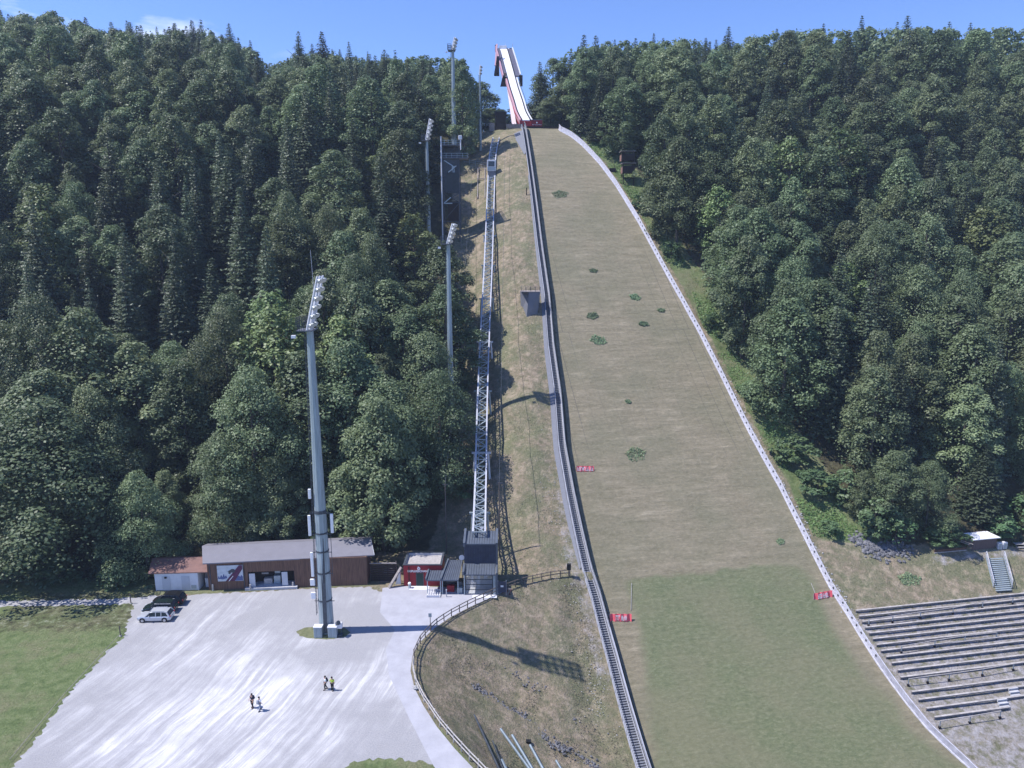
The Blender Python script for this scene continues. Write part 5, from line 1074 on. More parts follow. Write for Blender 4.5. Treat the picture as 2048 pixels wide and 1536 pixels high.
# red building
F = Frame(flat(808, 1172), flat(884, 1172)); Wd = F.w; dp = 4.4; zt = 3.35
rbd = thing('red_building', F.o, 'red flat roofed building with a white emblem and lettering over a dark green door', 'building')
part(F, rbd, 'wall', M['red_wall'], (0, Wd, 0, .2, 0, zt), (0, .2, .2, dp, 0, zt), (Wd - .2, Wd, .2, dp, 0, zt), (.2, Wd - .2, dp - .2, dp, 0, zt))
part(F, rbd, 'roof', M['gravel_roof'], (.2, Wd - .2, .2, dp - .2, zt - .5, zt - .28))
part(F, rbd, 'parapet', M['dark_metal'], (-.06, Wd + .06, -.05, .22, zt, zt + .12), (-.06, .26, .22, dp, zt, zt + .12), (Wd - .26, Wd + .06, .22, dp, zt, zt + .12), (.26, Wd - .26, dp - .22, dp, zt, zt + .12))
part(F, rbd, 'upstand', M['concrete'], (.22, Wd - .22, dp - .3, dp - .21, zt - .3, zt + .02), (.22, .31, .25, dp - .3, zt - .3, zt), (Wd - .31, Wd - .22, .25, dp - .3, zt - .3, zt))
M['door_green'] = mat('dark green door', (0.02, 0.045, 0.04), .6, .1, 2)
dr = part(F, rbd, 'door', M['door_green'], (1.95, 2.9, -.05, -.01, .02, 2.05)); part(F, rbd, 'door_frame', M['dark_metal'], (1.85, 1.94, -.08, -.01, 0, 2.12), (2.91, 3.0, -.08, -.01, 0, 2.12), (1.85, 3.0, -.08, -.01, 2.12, 2.2))
part(F, rbd, 'downpipe', M['dark_wood'], (.75, .87, -.12, -.01, 0, zt - .2))
text_obj('SKIFLUGSCHANZE', .42, F(2.35, -.06, 2.42), (R(90), 0, F.rz), M['white'], rbd, ext=.02, bold=.012)
e0 = F(2.3, -.03, 2.86); child(MB().tube(e0, e0 + Vector((0, -.05, 0)), .23, .23, 14).add([e0 + Vector((-.15, -.02, .15)), e0 + Vector((.02, -.02, .15)), e0 + Vector((-.08, -.02, .42)), e0 + Vector((-.15, -.06, .15)), e0 + Vector((.02, -.06, .15)), e0 + Vector((-.08, -.06, .42))], [(0,1,2),(5,4,3),(0,3,4,1),(1,4,5,2),(2,5,3,0)]), 'emblem', M['white'], rbd)
child(MB().tube(e0 + Vector((0, -.06, 0)), e0 + Vector((0, -.07, 0)), .11, .11, 10), 'emblem_mark', M['pale_red'], rbd)
q0 = F(.95, -.7, 0); o = thing('waste_bin', q0, 'grey waste bin with a white lid beside the red building door', 'bin'); child(MB().tube(q0, q0 + Vector((0, 0, .75)), .2, .22, 10), 'body', M['steel'], o); child(MB().tube(q0 + Vector((0, 0, .75)), q0 + Vector((0, 0, .92)), .26, .2, 10), 'lid', M['white'], o)
q0 = F(2.4, -.7, .03); o = thing('door_mat', q0, 'light concrete slab in front of the dark green door', 'slab'); child(MB().box(q0, (2.9, 1.2, .06)), 'slab', M['white_metal'], o)
# panel-roofed canopies
def canopy(name, lab, fpx, bpx, zf, zb3, cat='canopy', posts_=True, seams=8, wallb=False):
    a, b2 = flat(*fpx[0], zf), flat(*fpx[1], zf); c1, d1 = flat(*bpx[1], zb3), flat(*bpx[0], zb3)
    o = thing(name, Vector((a.x, a.y, 0)), lab, cat); child(slab(a, b2, c1, d1, .18), 'roof', M['panel_roof'], o)
    mb = MB()
    for k in range(seams + 1): f = k / seams; mb.bar(a.lerp(b2, f) + Vector((0, 0, .03)), d1.lerp(c1, f) + Vector((0, 0, .03)), .05, .06)
    child(mb, 'roof_seams', M['panel_wall'], o)
    child(MB().bar(a + Vector((-.1, 0, .1)), d1 + Vector((-.1, 0, .1)), .22, .3), 'side_trim', M['panel_roof'], o)
    mb = MB()
    for p_ in (a, b2) if posts_ else (): mb.bar((p_.x + (.1 if p_ is a else -.1), p_.y + .15, 0), (p_.x + (.1 if p_ is a else -.1), p_.y + .15, zf - .15), .12)
    for p_ in (d1, c1) if posts_ else (): mb.bar((p_.x, p_.y - .15, 0), (p_.x, p_.y - .15, zb3 - .15), .12)
    if mb.v: child(mb, 'post', M['steel'], o)
    return o, a, b2, c1, d1
o, a, b2, c1, d1 = canopy('canopy', 'small dark seamed canopy in front of the red building', ((853, 1160), (882, 1160)), ((860, 1137), (888, 1137)), 2.35, 2.6, seams=6)
o, a, b2, c1, d1 = canopy('canopy', 'larger dark seamed canopy between the small one and the lift station', ((883, 1160), (917, 1160)), ((898, 1120), (925, 1120)), 2.35, 3.0, seams=8)
child(MB().box(((a.x+b2.x)/2, a.y + 2.6, 1.1), (b2.x - a.x - .2, .12, 2.2)), 'back_wall', M['dark_wood'], o)
F = Frame(flat(890, 1190), flat(925, 1190)); o = thing('ticket_desk', F(.6, 1.1, 0), 'dark red ticket desk under the larger canopy', 'desk'); part(F, o, 'desk', M['red_wall'], (.2, 1.3, .9, 1.5, 0, 1.0)); part(F, o, 'screen', M['glass'], (.2, 1.3, 1.5, 1.56, 1.0, 1.8))
o = thing('steel_box', F(2.0, .8, 0), 'grey steel box beside the lift station entrance', 'box'); part(F, o, 'body', M['steel'], (1.75, 2.5, .5, 1.1, 0, .85)); part(F, o, 'screen', M['dark_metal'], (1.7, 2.5, 1.0, 1.1, .85, 1.6))
F = Frame(flat(853, 1196), flat(879, 1196)); o = thing('bike_rack', F.o, 'white painted bicycle rack under the small canopy', 'rack'); part(F, o, 'bars', M['white_metal'], *[(.1 + .35*k, .17 + .35*k, .1, 2.1, .25, .35) for k in range(6)], (0, 1.9, .1, .18, .1, .35), (0, 1.9, 2.0, 2.08, .1, .35)); part(F, o, 'base', M['white_metal'], (0, 2.0, .1, 2.1, .03, .07))
q0 = flat(893, 1194); o = thing('bollard', q0, 'thin pale post in front of the larger canopy', 'post'); child(MB().tube(q0, q0 + Vector((0, 0, 1.1)), .08).tube(q0 + Vector((0, 0, 1.1)), q0 + Vector((0, 0, 1.2)), .11), 'post', M['rail'], o)
# lift station
F = Frame(flat(928, 1189), flat(994, 1189)); Wd = F.w; stn = thing('lift_station', F.o, 'dark seamed valley station of the inclined lift with a glazed front', 'building')
y1 = 2.75; zp0, zp1 = 3.25, 3.6; zt0 = zrow(1087, F.o.y + y1); zt1 = zt0 + .55; dpz = 3.4
child(slab(F(.1, -.15, zp0), F(Wd - .25, -.15, zp0), F(Wd - .25, y1 - .02, zp1), F(.1, y1 - .02, zp1), .18), 'porch_roof', M['panel_roof'], stn)
part(F, stn, 'upper_wall', M['panel_wall'], (.1, Wd - .2, y1, y1 + .2, zp1 - .5, zt0)); part(F, stn, 'side_wall', M['panel_wall'], (-.08, .1, y1, y1 + dpz, 0, zt0 - .05)); part(F, stn, 'side_wall', M['panel_roof'], (Wd - .2, Wd + .05, -.15, y1 + dpz, 0, zp0 + .2), (Wd - .2, Wd + .05, y1, y1 + dpz, zp0 + .2, zt1 - .2))
child(slab(F(.1, y1 - .15, zt0 + .02), F(Wd - .2, y1 - .15, zt0 + .02), F(Wd - .2, y1 + dpz, zt1), F(.1, y1 + dpz, zt1), .18), 'roof', M['panel_roof'], stn)
part(F, stn, 'fin', M['panel_roof'], (-.22, .08, -.15, y1 - .1, zp0 - .1, zp0 + .45)); child(MB().bar(F(-.05, y1 - .3, zt0 - .1), F(-.05, y1 + dpz, zt1 + .1), .32, .75), 'fin', M['panel_roof'], stn); child(MB().bar(F(Wd - .08, y1 - .3, zt0 - .1), F(Wd - .08, y1 + dpz, zt1 + .1), .32, .75), 'fin', M['panel_roof'], stn)
mb = MB(); 
for k in range(12): x = .3 + (Wd - .7) * k / 11; mb.bar(F(x, y1 - .03, zp1), F(x, y1 - .03, zt0), .05, .05); mb.bar(F(x, y1 - .1, zt0 + .05), F(x, y1 + dpz, zt1 + .03), .05, .06); mb.bar(F(x, -.12, zp0 + .03), F(x, y1 - .1, zp1 + .03), .05, .06)
child(mb, 'seams', M['dark_metal'], stn)
part(F, stn, 'front_post', M['steel'], (0, .16, -.15, .05, 0, zp0)); part(F, stn, 'front_frame', M['dark_metal'], (.16, Wd - .6, -.05, .03, 2.35, 2.45), (.16, Wd - .6, -.05, .03, 1.55, 1.63), (.16, Wd - .6, -.05, .03, .75, .82), (Wd - .7, Wd - .58, -.06, .04, 0, zp0 - .2))
part(F, stn, 'side_panel', M['steel'], (Wd - .55, Wd - .22, -.1, .1, 0, zp0 - .1)); gl = bpy.data.materials.new('clear glass'); gl.use_nodes = True; b = gl.node_tree.nodes['Principled BSDF']; b.inputs['Base Color'].default_value = (.75, .82, .86, 1); b.inputs['Transmission Weight'].default_value = .9; b.inputs['Roughness'].default_value = .05; b.inputs['Alpha'].default_value = .35
part(F, stn, 'glazing', gl, (.2, Wd - .72, -.02, 0, .1, zp0 - .25)); part(F, stn, 'inner_floor', M['concrete'], (.2, Wd - .3, .1, 5.8, .05, .12)); part(F, stn, 'inner_machine', M['white_metal'], (1.0, 1.3, 2.0, 2.3, .1, 2.9), (1.9, 2.3, 2.2, 2.6, .1, 3.0), (2.9, 3.4, 2.0, 2.5, 1.8, 2.9)); part(F, stn, 'inner_wall', M['concrete'], (.2, Wd - .3, 2.3, 2.5, .1, 1.7))
part(F, stn, 'threshold', M['white_metal'], (1.3, Wd, -1.1, -.2, .02, .06))
q0 = F(-.5, y1 + .6, 4.3); child(MB().tube(q0 + Vector((0, -.08, 0)), q0, .42, .36, 14), 'dish', M['white_metal'], stn); child(MB().bar(q0, F(-.05, y1 + .7, 4.3), .06), 'dish_arm', M['steel'], stn)
q0 = F(Wd * .5, y1 + dpz, zt1 + .3); child(MB().tube(q0, q0 + Vector((0, -.25, .35)), .28, .3, 10), 'roof_dish', M['white_metal'], stn)
q0 = F(Wd + .75, 0, 0); o = thing('information_board', q0, 'dark information board with a small white label right of the lift station', 'sign'); child(MB().box(q0 + Vector((0, 0, 1.2)), (1.2, .1, 1.7)), 'board', M['panel_wall'], o); child(MB().box(q0 + Vector((0, -.06, 1.35)), (.42, .02, .28)), 'label', M['white'], o); child(MB().box(q0 + Vector((-.6, 0, 1.1)), (.08, .08, 2.3)).box(q0 + Vector((.6, 0, 1.1)), (.08, .08, 2.3)), 'post', M['rail'], o)

# ------------------------------------------------------------------ fence along the road
def walk(pts, step):
    out_ = [pts[0].copy()]; d = 0; need = step
    for a, b2 in zip(pts[:-1], pts[1:]):
        L = (b2 - a).length; k = need
        while k <= L: out_.append(a.lerp(b2, k / L)); k += step
        need = k - L
    return out_
fp = walk(FW, 1.55); fe = thing('wooden_fence', fp[-1], 'weathered two rail wooden fence curving along the paved road above the bank', 'fence')
fp = [Vector((p_.x, p_.y, gz(p_.x, p_.y))) for p_ in fp]
q = random.Random(3)
for i, p_ in enumerate(fp):
    lx = q.uniform(-.06, .06); child(MB().tube(p_ - Vector((0, 0, .4)), p_ + Vector((lx, 0, 1.12)), .075, .065, 7), 'post', M['fence_wood'] if i < 22 else M['pale_wood'], fe)
tops = [p_ + Vector((0, -.04, 1.06 + q.uniform(-.03, .03))) for p_ in fp]; mids = [p_ + Vector((0, -.06, .58 + q.uniform(-.04, .04))) for p_ in fp]
k0 = 22
for pts, nm in ((tops, 'top_rail'), (mids, 'lower_rail')):
    mb = MB(); [mb.tube(a, b2, .065, .06, 6) for a, b2 in zip(pts[:k0], pts[1:k0+1])]; child(mb, nm, M['fence_wood'], fe)
    mb = MB(); [mb.tube(a, b2, .07, .065, 6) for a, b2 in zip(pts[k0:-1], pts[k0+1:])]; child(mb, nm, M['pale_wood'], fe)
q0 = flat(861, 1262); o = thing('road_sign', q0, 'small grey sign on a dark pole at the outer bend of the fence', 'sign'); child(MB().tube(q0, q0 + Vector((0, 0, 2.4)), .05), 'pole', M['fence_wood'], o); child(MB().box(q0 + Vector((0, -.07, 2.35)), (.42, .04, .55)), 'plate', M['steel'], o)
q0 = fp[0] + Vector((-.2, 0, 0)); o = thing('machine_box', q0, 'black box on a post at the far end of the fence beside the staircase', 'box'); child(MB().box(q0 + Vector((0, 0, 1.55)), (.62, .45, .95)), 'box', M['black'], o, .03); child(MB().tube(q0, q0 + Vector((0, 0, 1.1)), .08), 'post', M['fence_wood'], o)
q0 = flat(1010, 1186); o = thing('trestle', q0, 'reddish brown wooden trestle leaning by the fence near the station', 'trestle'); mb = MB()
q0.z = gz(q0.x, q0.y)
for k in (-.5, .1, .6): mb.bar(q0 + Vector((k, .1, -.2)), q0 + Vector((k + .35, -.2, .9)), .1)
child(mb, 'legs', mat('red brown wood', (.16, .06, .05), .8, .2, 3), o); child(MB().bar(q0 + Vector((-.5, 0, .8)), q0 + Vector((1.0, -.1, .85)), .12), 'beam', M['old_wood'], o)
q0 = flat(833, 1378); o = thing('pale_stone', q0, 'pale stone block at the lower bend of the fence', 'rock'); child(rock(MB(), q0 + Vector((-.1, 0, .2)), .35, random.Random(8)), 'stone', M['pale_rock'], o)
# pipes and rails lying on the bank
for i, (u0, v0, u1, v1, w_, mt, lab) in enumerate([(948,1430,1003,1550,.16,'dark_metal','long dark rail lying on the bank, leftmost of the rods'), (985,1482,1010,1550,.10,'dark_metal','short dark rail lying right of the long dark one'), (1001,1458,1066,1548,.30,'steel','blue grey steel pipe, left of the two long pale ones'),
    (1024,1470,1066,1540,.30,'steel','blue grey steel pipe, right of the two long pale ones'), (1060,1490,1090,1545,.30,'steel','blue grey steel pipe ending beside the small black box'), (1003,1520,1018,1550,.34,'steel','blue grey pipe end at the bottom picture edge, leftmost'), (1112,1521,1128,1548,.26,'steel','blue grey pipe end at the bottom picture edge, rightmost')]):
    a, b2 = at(u0, v0, .25), at(u1, v1, .25); o = thing('steel_pipe', a, lab, 'pipe'); child(MB().tube(a, b2, w_/2 + .02, w_/2 + .02, 8) if mt == 'steel' else MB().bar(a, b2, w_, .2), 'pipe', M['pipe' if mt == 'steel' else 'dark_metal'], o)
p = at(1057, 1489); o = thing('valve_box', p, 'small black box at the upper end of a pipe on the bank', 'box'); child(MB().box(p + Vector((0, 0, .3)), (.6, .45, .55)), 'box', M['black'], o, .04)
# rows of stones on the bank (loose rubble nobody could count)
q = random.Random(21); mb = MB(); line = [(945,1370),(970,1385),(1005,1415),(1045,1430),(1075,1465),(1110,1490),(1140,1500),(1170,1522),(1200,1530)]; lw = [at(*p_) for p_ in line]
def scatter(mb, pts, n_, sp_, r0, r1):
    for i in range(n_):
        f = q.random() * (len(pts) - 1); k = int(f); c_ = pts[k].lerp(pts[k+1], f - k) + Vector((q.gauss(0, sp_), q.gauss(0, sp_), 0)); r = q.uniform(r0, r1); rock(mb, (c_.x, c_.y, gz(c_.x, c_.y) + r*.15), r, q)
scatter(mb, lw, 330, .42, .05, .19); scatter(mb, [at(1020, 1340), at(1085, 1380)], 40, .6, .07, .18); scatter(mb, [at(1130, 1420), at(1155, 1440)], 20, .4, .07, .2)
o = mb.build('rubble_line', M['rock']); tag(o, 'broken line of dark rubble stones running down the grassy bank', 'stones', kind='stuff')
mb = MB(); scatter(mb, [at(1712, 1080), at(1740, 1095), at(1775, 1104), at(1812, 1090)], 330, .9, .16, .42); o = mb.build('rock_heap', M['rock']); tag(o, 'heap of dark grey rocks at the foot of the right forest', 'rocks', kind='stuff')
mb = MB(); Ls = [Pt(s, float(tR(s)) + 1.0) for s in np.arange(20, 80, 3)]; scatter(mb, Ls, 300, .45, .06, .20); o = mb.build('edge_gravel', M['pale_rock']); tag(o, 'loose pale stones along the outer side of the right-hand barrier', 'stones', kind='stuff')
mb = MB(); Ls = [Pt(s, float(tL(s)) - 4.0) for s in np.arange(10, 60, 3)]
for i in range(420):
    f = q.random() * (len(Ls) - 1); k = int(f); c_ = Ls[k] + Vector((q.gauss(-.6, 1.3), q.gauss(0, 1.5), 0)); s0, t0 = st(c_.x, c_.y)
    if t0 > tL(s0) - 2.9: continue
    rock(mb, (c_.x, c_.y, gz(c_.x, c_.y) + .02), q.uniform(.03, .10), q)
o = mb.build('slope_stones', M['pale_rock']); tag(o, 'loose pale stones on the slope left of the lower staircase', 'stones', kind='stuff')
# ------------------------------------------------------------------ ground cover tufts
def tufts(name, n_, area, sz, mt, lab, hmul=1.0):
    Cs = []; Ns = []
    while len(Cs) < n_:
        r_ = area()
        if r_ is None: continue
        x, y, z = r_; Cs.append((x, y, z + sz * .15)); Ns.append((q.gauss(0, .7), -0.4 + q.gauss(0, .7), .5))
    o = bpy.data.objects.new(name, mesh_from_quads(name, quads_mesh(name, np.array(Cs), np.array(Ns), np.array([sz * q.uniform(.5, 1.4) for _ in Cs]), .45, NR), mt)); COL.objects.link(o); tag(o, lab, 'grass', kind='stuff')
def a_strip():
    y = q.uniform(116, 226); xe_ = float(np.interp(y, EPY, EPXx)); s0 = None
    x = q.uniform(xe_ - 14, xe_ + 2.5); s0, t0 = st(x, y)
    if t0 < tR(s0) + 1.8 or vnoise(np.array([x]), np.array([y]), 5, 44)[0] < .35: return None
    return x, y, gz(x, y)
M['tall_grass'] = leafmat('tall grass', (0.10, 0.17, 0.055), (0.17, 0.25, 0.09), .3, .0)
tufts('tall_grass', 14000, a_strip, .45, M['tall_grass'], 'tall green grass between the right-hand barrier and the forest')
M['straw'] = leafmat('straw', (0.17, 0.16, 0.10), (0.32, 0.27, 0.19), .2, .0)
def a_bank():
    y = q.uniform(58, 104); x0 = float(np.interp(y, _fy, _fx)); x = q.uniform(x0 + .2, 17); s0, t0 = st(x, y)
    if t0 > tL(s0) - 2.8 or vnoise(np.array([x]), np.array([y]), 4, 12)[0] < .42: return None
    return x, y, gz(x, y)
tufts('dry_grass', 12000, a_bank, .20, M['straw'], 'dry straw coloured grass tufts on the bank below the fence')
def a_slope():
    y = q.uniform(104, 226); x = q.uniform(-15, 13); s0, t0 = st(x, y)
    if t0 > tL(s0) - 3.2 or vnoise(np.array([x]), np.array([y]), 4, 12)[0] < .5: return None
    return x, y, gz(x, y)
tufts('dry_slope_grass', 11000, a_slope, .22, M['straw'], 'dry grass tufts on the slope under the inclined lift')
def a_floor():
    if q.random() < .5: y = q.uniform(100, 300); x = q.uniform(-140, -14)
    else: y = q.uniform(117, 300); x = q.uniform(40, 190)
    s0, t0 = st(x, y)
    if x > 0 and x < np.interp(y, EPY, EPXx) + 2: return None
    if x < 0 and (x > np.interp(y, [98, 108, 112, 125, 150, 168, 180, 195, 215, 240, 300], [-53, -53, -19, -14, -13, -15, -22, -23, -20, -15, -15]) or (y < 107 and x > -53)): return None
    return x, y, gz(x, y)
tufts('undergrowth', 26000, a_floor, 1.0, M['shrub'], 'leafy undergrowth covering the forest floor on both sides')

# ------------------------------------------------------------------ stand with bench rows
rows = [(285,300),(310,345),(335,388),(360,435),(390,480),(420,525),(450,572),(485,620),(525,668),(570,718),(618,775),(640,832),(728,948),(782,1010),(845,1080),(910,1150)]
q = random.Random(9)
words = ['top', 'second', 'third', 'fourth', 'fifth', 'sixth', 'seventh', 'eighth', 'ninth', 'tenth', 'eleventh', 'twelfth', 'thirteenth', 'fourteenth', 'fifteenth', 'lowest']
for i, (zx, zy) in enumerate(rows):
    a = at(1640 + zx / 3.98, 1150 + zy / 3.98); s0, t0 = (float(c_) for c_ in st(a.x, a.y)); t0 = max(t0, float(tR(s0)) + .6)
    L = 40 if i < 13 else {13: 24, 14: 15.5, 15: 11.5}[i]
    o = thing('bench_row', a, f'{words[i]} wooden bench row of the spectator stand, counted from above', 'bench', 'bench rows of the spectator stand')
    pts = [Vector((*xy(s0, t0 + L * k / 12), 0)) for k in range(13)]; 
    for p_ in pts: p_.z = gz(p_.x, p_.y)
    mb = MB(); mb.path([p_ + Vector((0, 0, .40)) for p_ in pts], .30, .07); child(mb, 'seat', M['bench_wood'], o)
    child(MB().path([p_ + Vector((.05, -.06, .27)) for p_ in pts], .05, .12), 'riser', M['old_wood'], o)
    for k, p_ in enumerate(pts): (child(MB().box(p_ + Vector((0, .0, .12)), (.12, .18, .62)), 'leg', M['old_wood'], o) if k % 3 == 0 else None)
for (pp, lab) in (([(385,345),(575,318),(795,285),(1055,250),(1290,205),(1530,170)], 'crowd barrier rail in the second bench row from above'), ([(645,560),(910,512),(1150,475),(1400,448)], 'crowd barrier rail in the middle of the spectator stand'), ([(700,822),(855,800),(1025,780),(1290,742),(1535,700)], 'crowd barrier rail in the lower third of the spectator stand'), ([(950,1160),(1190,1122),(1430,1080)], 'lowest crowd barrier rail in front of the stand')):
    w_ = [at(1640 + a / 3.98, 1150 + (b2 + 62) / 3.98) for a, b2 in pp]; o = thing('crowd_barrier', w_[0], lab, 'railing', 'crowd barriers on the stand')
    mb = MB()
    for p_ in w_: c_ = MB().bar(p_ - Vector((0, 0, .3)), p_ + Vector((0, 0, 1.15)), .10); child(c_, 'post', M['steel'], o)
    child(MB().path([p_ + Vector((0, 0, 1.12)) for p_ in w_], .10, .08), 'rail', M['bench_wood'], o)
    for p_ in w_: child(MB().box(p_ + Vector((0, -.02, .15)), (.26, .26, .34)), 'foot', M['dark_wood'], o)
for i, (u, v) in enumerate(((2031, 1393), (2009, 1416))):
    p = at(u, v); o = thing('stone_steps', p, ('upper', 'lower')[i] + ' short flight of pale steps at the right end of the lowest benches', 'steps')
    child(MB().box(p + Vector((0, 0, .1)), (1.5, .35, .3), .18).box(p + Vector((.1, .5, .32)), (1.5, .35, .3), .18).box(p + Vector((.2, 1.0, .55)), (1.5, .35, .3), .18), 'steps', M['concrete'], o)
# metal stairs on the bank
a0, a1 = at(1990, 1183), at(1974, 1120); aw = (at(2020, 1180).x - a0.x)
o = thing('bank_stairs', a0, 'wide metal staircase with handrails leading down the dry bank to the stand', 'staircase'); mb = MB(); n_ = 17
for k in range(n_):
    c_ = a0.lerp(a1, k / (n_ - 1)); c_.z = gz(c_.x, c_.y) + .25; mb.box(c_ + Vector((aw/2, 0, 0)), (aw, .34, .07), .12)
child(mb, 'steps', M['steel'], o)
for k, nm in ((-.05, 'handrail'), (1.05, 'handrail')):
    mb = MB(); pts = [Vector((c_.x + aw * k, c_.y, gz(c_.x, c_.y) + .25)) for c_ in (a0.lerp(a1, f) for f in (0.12, .4, .7, 1.06))]; mb.path([p_ + Vector((0, 0, 1.0)) for p_ in pts], .10, .08).path([p_ + Vector((0, 0, .5)) for p_ in pts], .06, .06)
    for p_ in pts: mb.bar(p_ - Vector((0, 0, .3)), p_ + Vector((0, 0, 1.0)), .07)
    child(mb, nm, M['track'], o); child(MB().path([p_ + Vector((0, 0, -.05)) for p_ in pts], .08, .25), 'stringer', M['steel'], o)
# small shed with white roof
p = at(1944, 1101); F = Frame(p, at(1991, 1096)); o = thing('shed', p, 'small dark timber shed with a bright white lean-to roof at the forest edge', 'building'); b0 = p.z
Wd = F.w; bx_ = lambda mb, *a: F.box(mb, a[0], a[1], a[2], a[3], a[4] + b0, a[5] + b0)
mb = MB(); bx_(mb, 0, Wd, 0, .15, -.3, 2.0); bx_(mb, Wd - .15, Wd, .15, 2.2, -.3, 2.1); bx_(mb, 0, Wd, 2.2, 2.35, -.3, 2.3); child(mb, 'wall', mat('brown shed boards', (.12, .09, .085), .85, .25, 2, stretch=(4, 4, .4)), o)
mb = MB(); bx_(mb, -.02, .14, .15, 2.2, -.3, 2.0); child(mb, 'side_wall', M['old_wood'], o)
child(slab(F(-.3, -.35, b0 + 2.1), F(Wd + .40, -.35, b0 + 2.1), F(Wd - .25, 1.9, b0 + 2.4), F(-1.0, 1.9, b0 + 2.4), .12), 'roof', M['white'], o)
for i, (u, v) in enumerate(((1998, 1097), (2008, 1096))):
    p = at(u, v); o = thing('white_cabinet', p, ('left', 'right')[i] + ' of the two white metal cabinets beside the small shed', 'cabinet'); child(MB().box(p + Vector((0, 0, .55)), (.72, .5, 1.2)), 'body', M['white_metal'], o, .03); child(MB().box(p + Vector((.02, -.26, .5)), (.5, .03, .9)), 'door', M['steel'], o)
p = at(2041, 1097); o = thing('picnic_table', p, 'wooden picnic table with benches at the right edge of the picture', 'table'); child(MB().box(p + Vector((0, .3, .78)), (2.0, .8, .07)), 'tabletop', M['pale_wood'], o); child(MB().box(p + Vector((0, -.45, .45)), (2.0, .28, .06)).box(p + Vector((0, 1.0, .45)), (2.0, .28, .06)), 'bench', M['pale_wood'], o)
child(MB().bar(p + Vector((-.7, -.5, 0)), p + Vector((-.7, 1.0, .45)), .09).bar(p + Vector((-.7, .0, 0)), p + Vector((-.7, .4, .75)), .09).bar(p + Vector((.7, -.5, 0)), p + Vector((.7, 1.0, .45)), .09).bar(p + Vector((.7, .0, 0)), p + Vector((.7, .4, .75)), .09), 'legs', M['old_wood'], o)
a, b2 = at(1868, 1106), at(1932, 1100); o = thing('timber_edging', a, 'low brown timber edging below the bushes left of the small shed', 'edging'); child(MB().bar(a + Vector((0, 0, .25)), b2 + Vector((0, 0, .25)), .15, .6), 'beam', mat('brown beam', (.12, .07, .05), .8, .3, 2), o); child(MB().bar(a + Vector((0, -.1, .05)), b2 + Vector((0, -.1, .05)), .12, .15), 'kerb', M['pale_wood'], o)
for i in range(2):
    a = at(1912 + i * 9, 1086); o = thing('plank', a, ('left', 'right')[i] + ' of two pale planks leaning left of the small shed', 'plank'); child(MB().bar(a + Vector((0, 0, .5)), a + Vector((1.3, -1.4, .35)), .25, .06), 'plank', M['pale_wood'], o)
p = at(1974, 1122); o = thing('sign_post', p + Vector((-.9, 0, 0)), 'thin short post left of the top of the bank stairs', 'post'); child(MB().tube(p + Vector((-.9, 0, -.2)), p + Vector((-.9, 0, 1.1)), .05), 'post', M['dark_metal'], o)
# posts at the car park edge with cord
pts = [flat(262, 1207), flat(241, 1272), flat(130, 1392), flat(20, 1525)]
for i, p in enumerate(pts[:2]):
    o = thing('marker_post', p, ('thin grey post beside the lane left of the parked cars', 'thin dark post at the corner of the meadow below the cars')[i], 'post'); child(MB().tube(p, p + Vector((0, 0, 1.5)), .07), 'post', M['fence_wood'], o); child(MB().tube(p, p + Vector((0, 0, .1)), .2, .16), 'foot', M['pale_wood'], o)
o = thing('boundary_cord', pts[1], 'thin pale cord along the edge between meadow and gravel', 'cord'); child(MB().path([p + Vector((0, 0, .35)) for p in pts[1:]], .035, .035), 'cord', M['old_wood'], o)

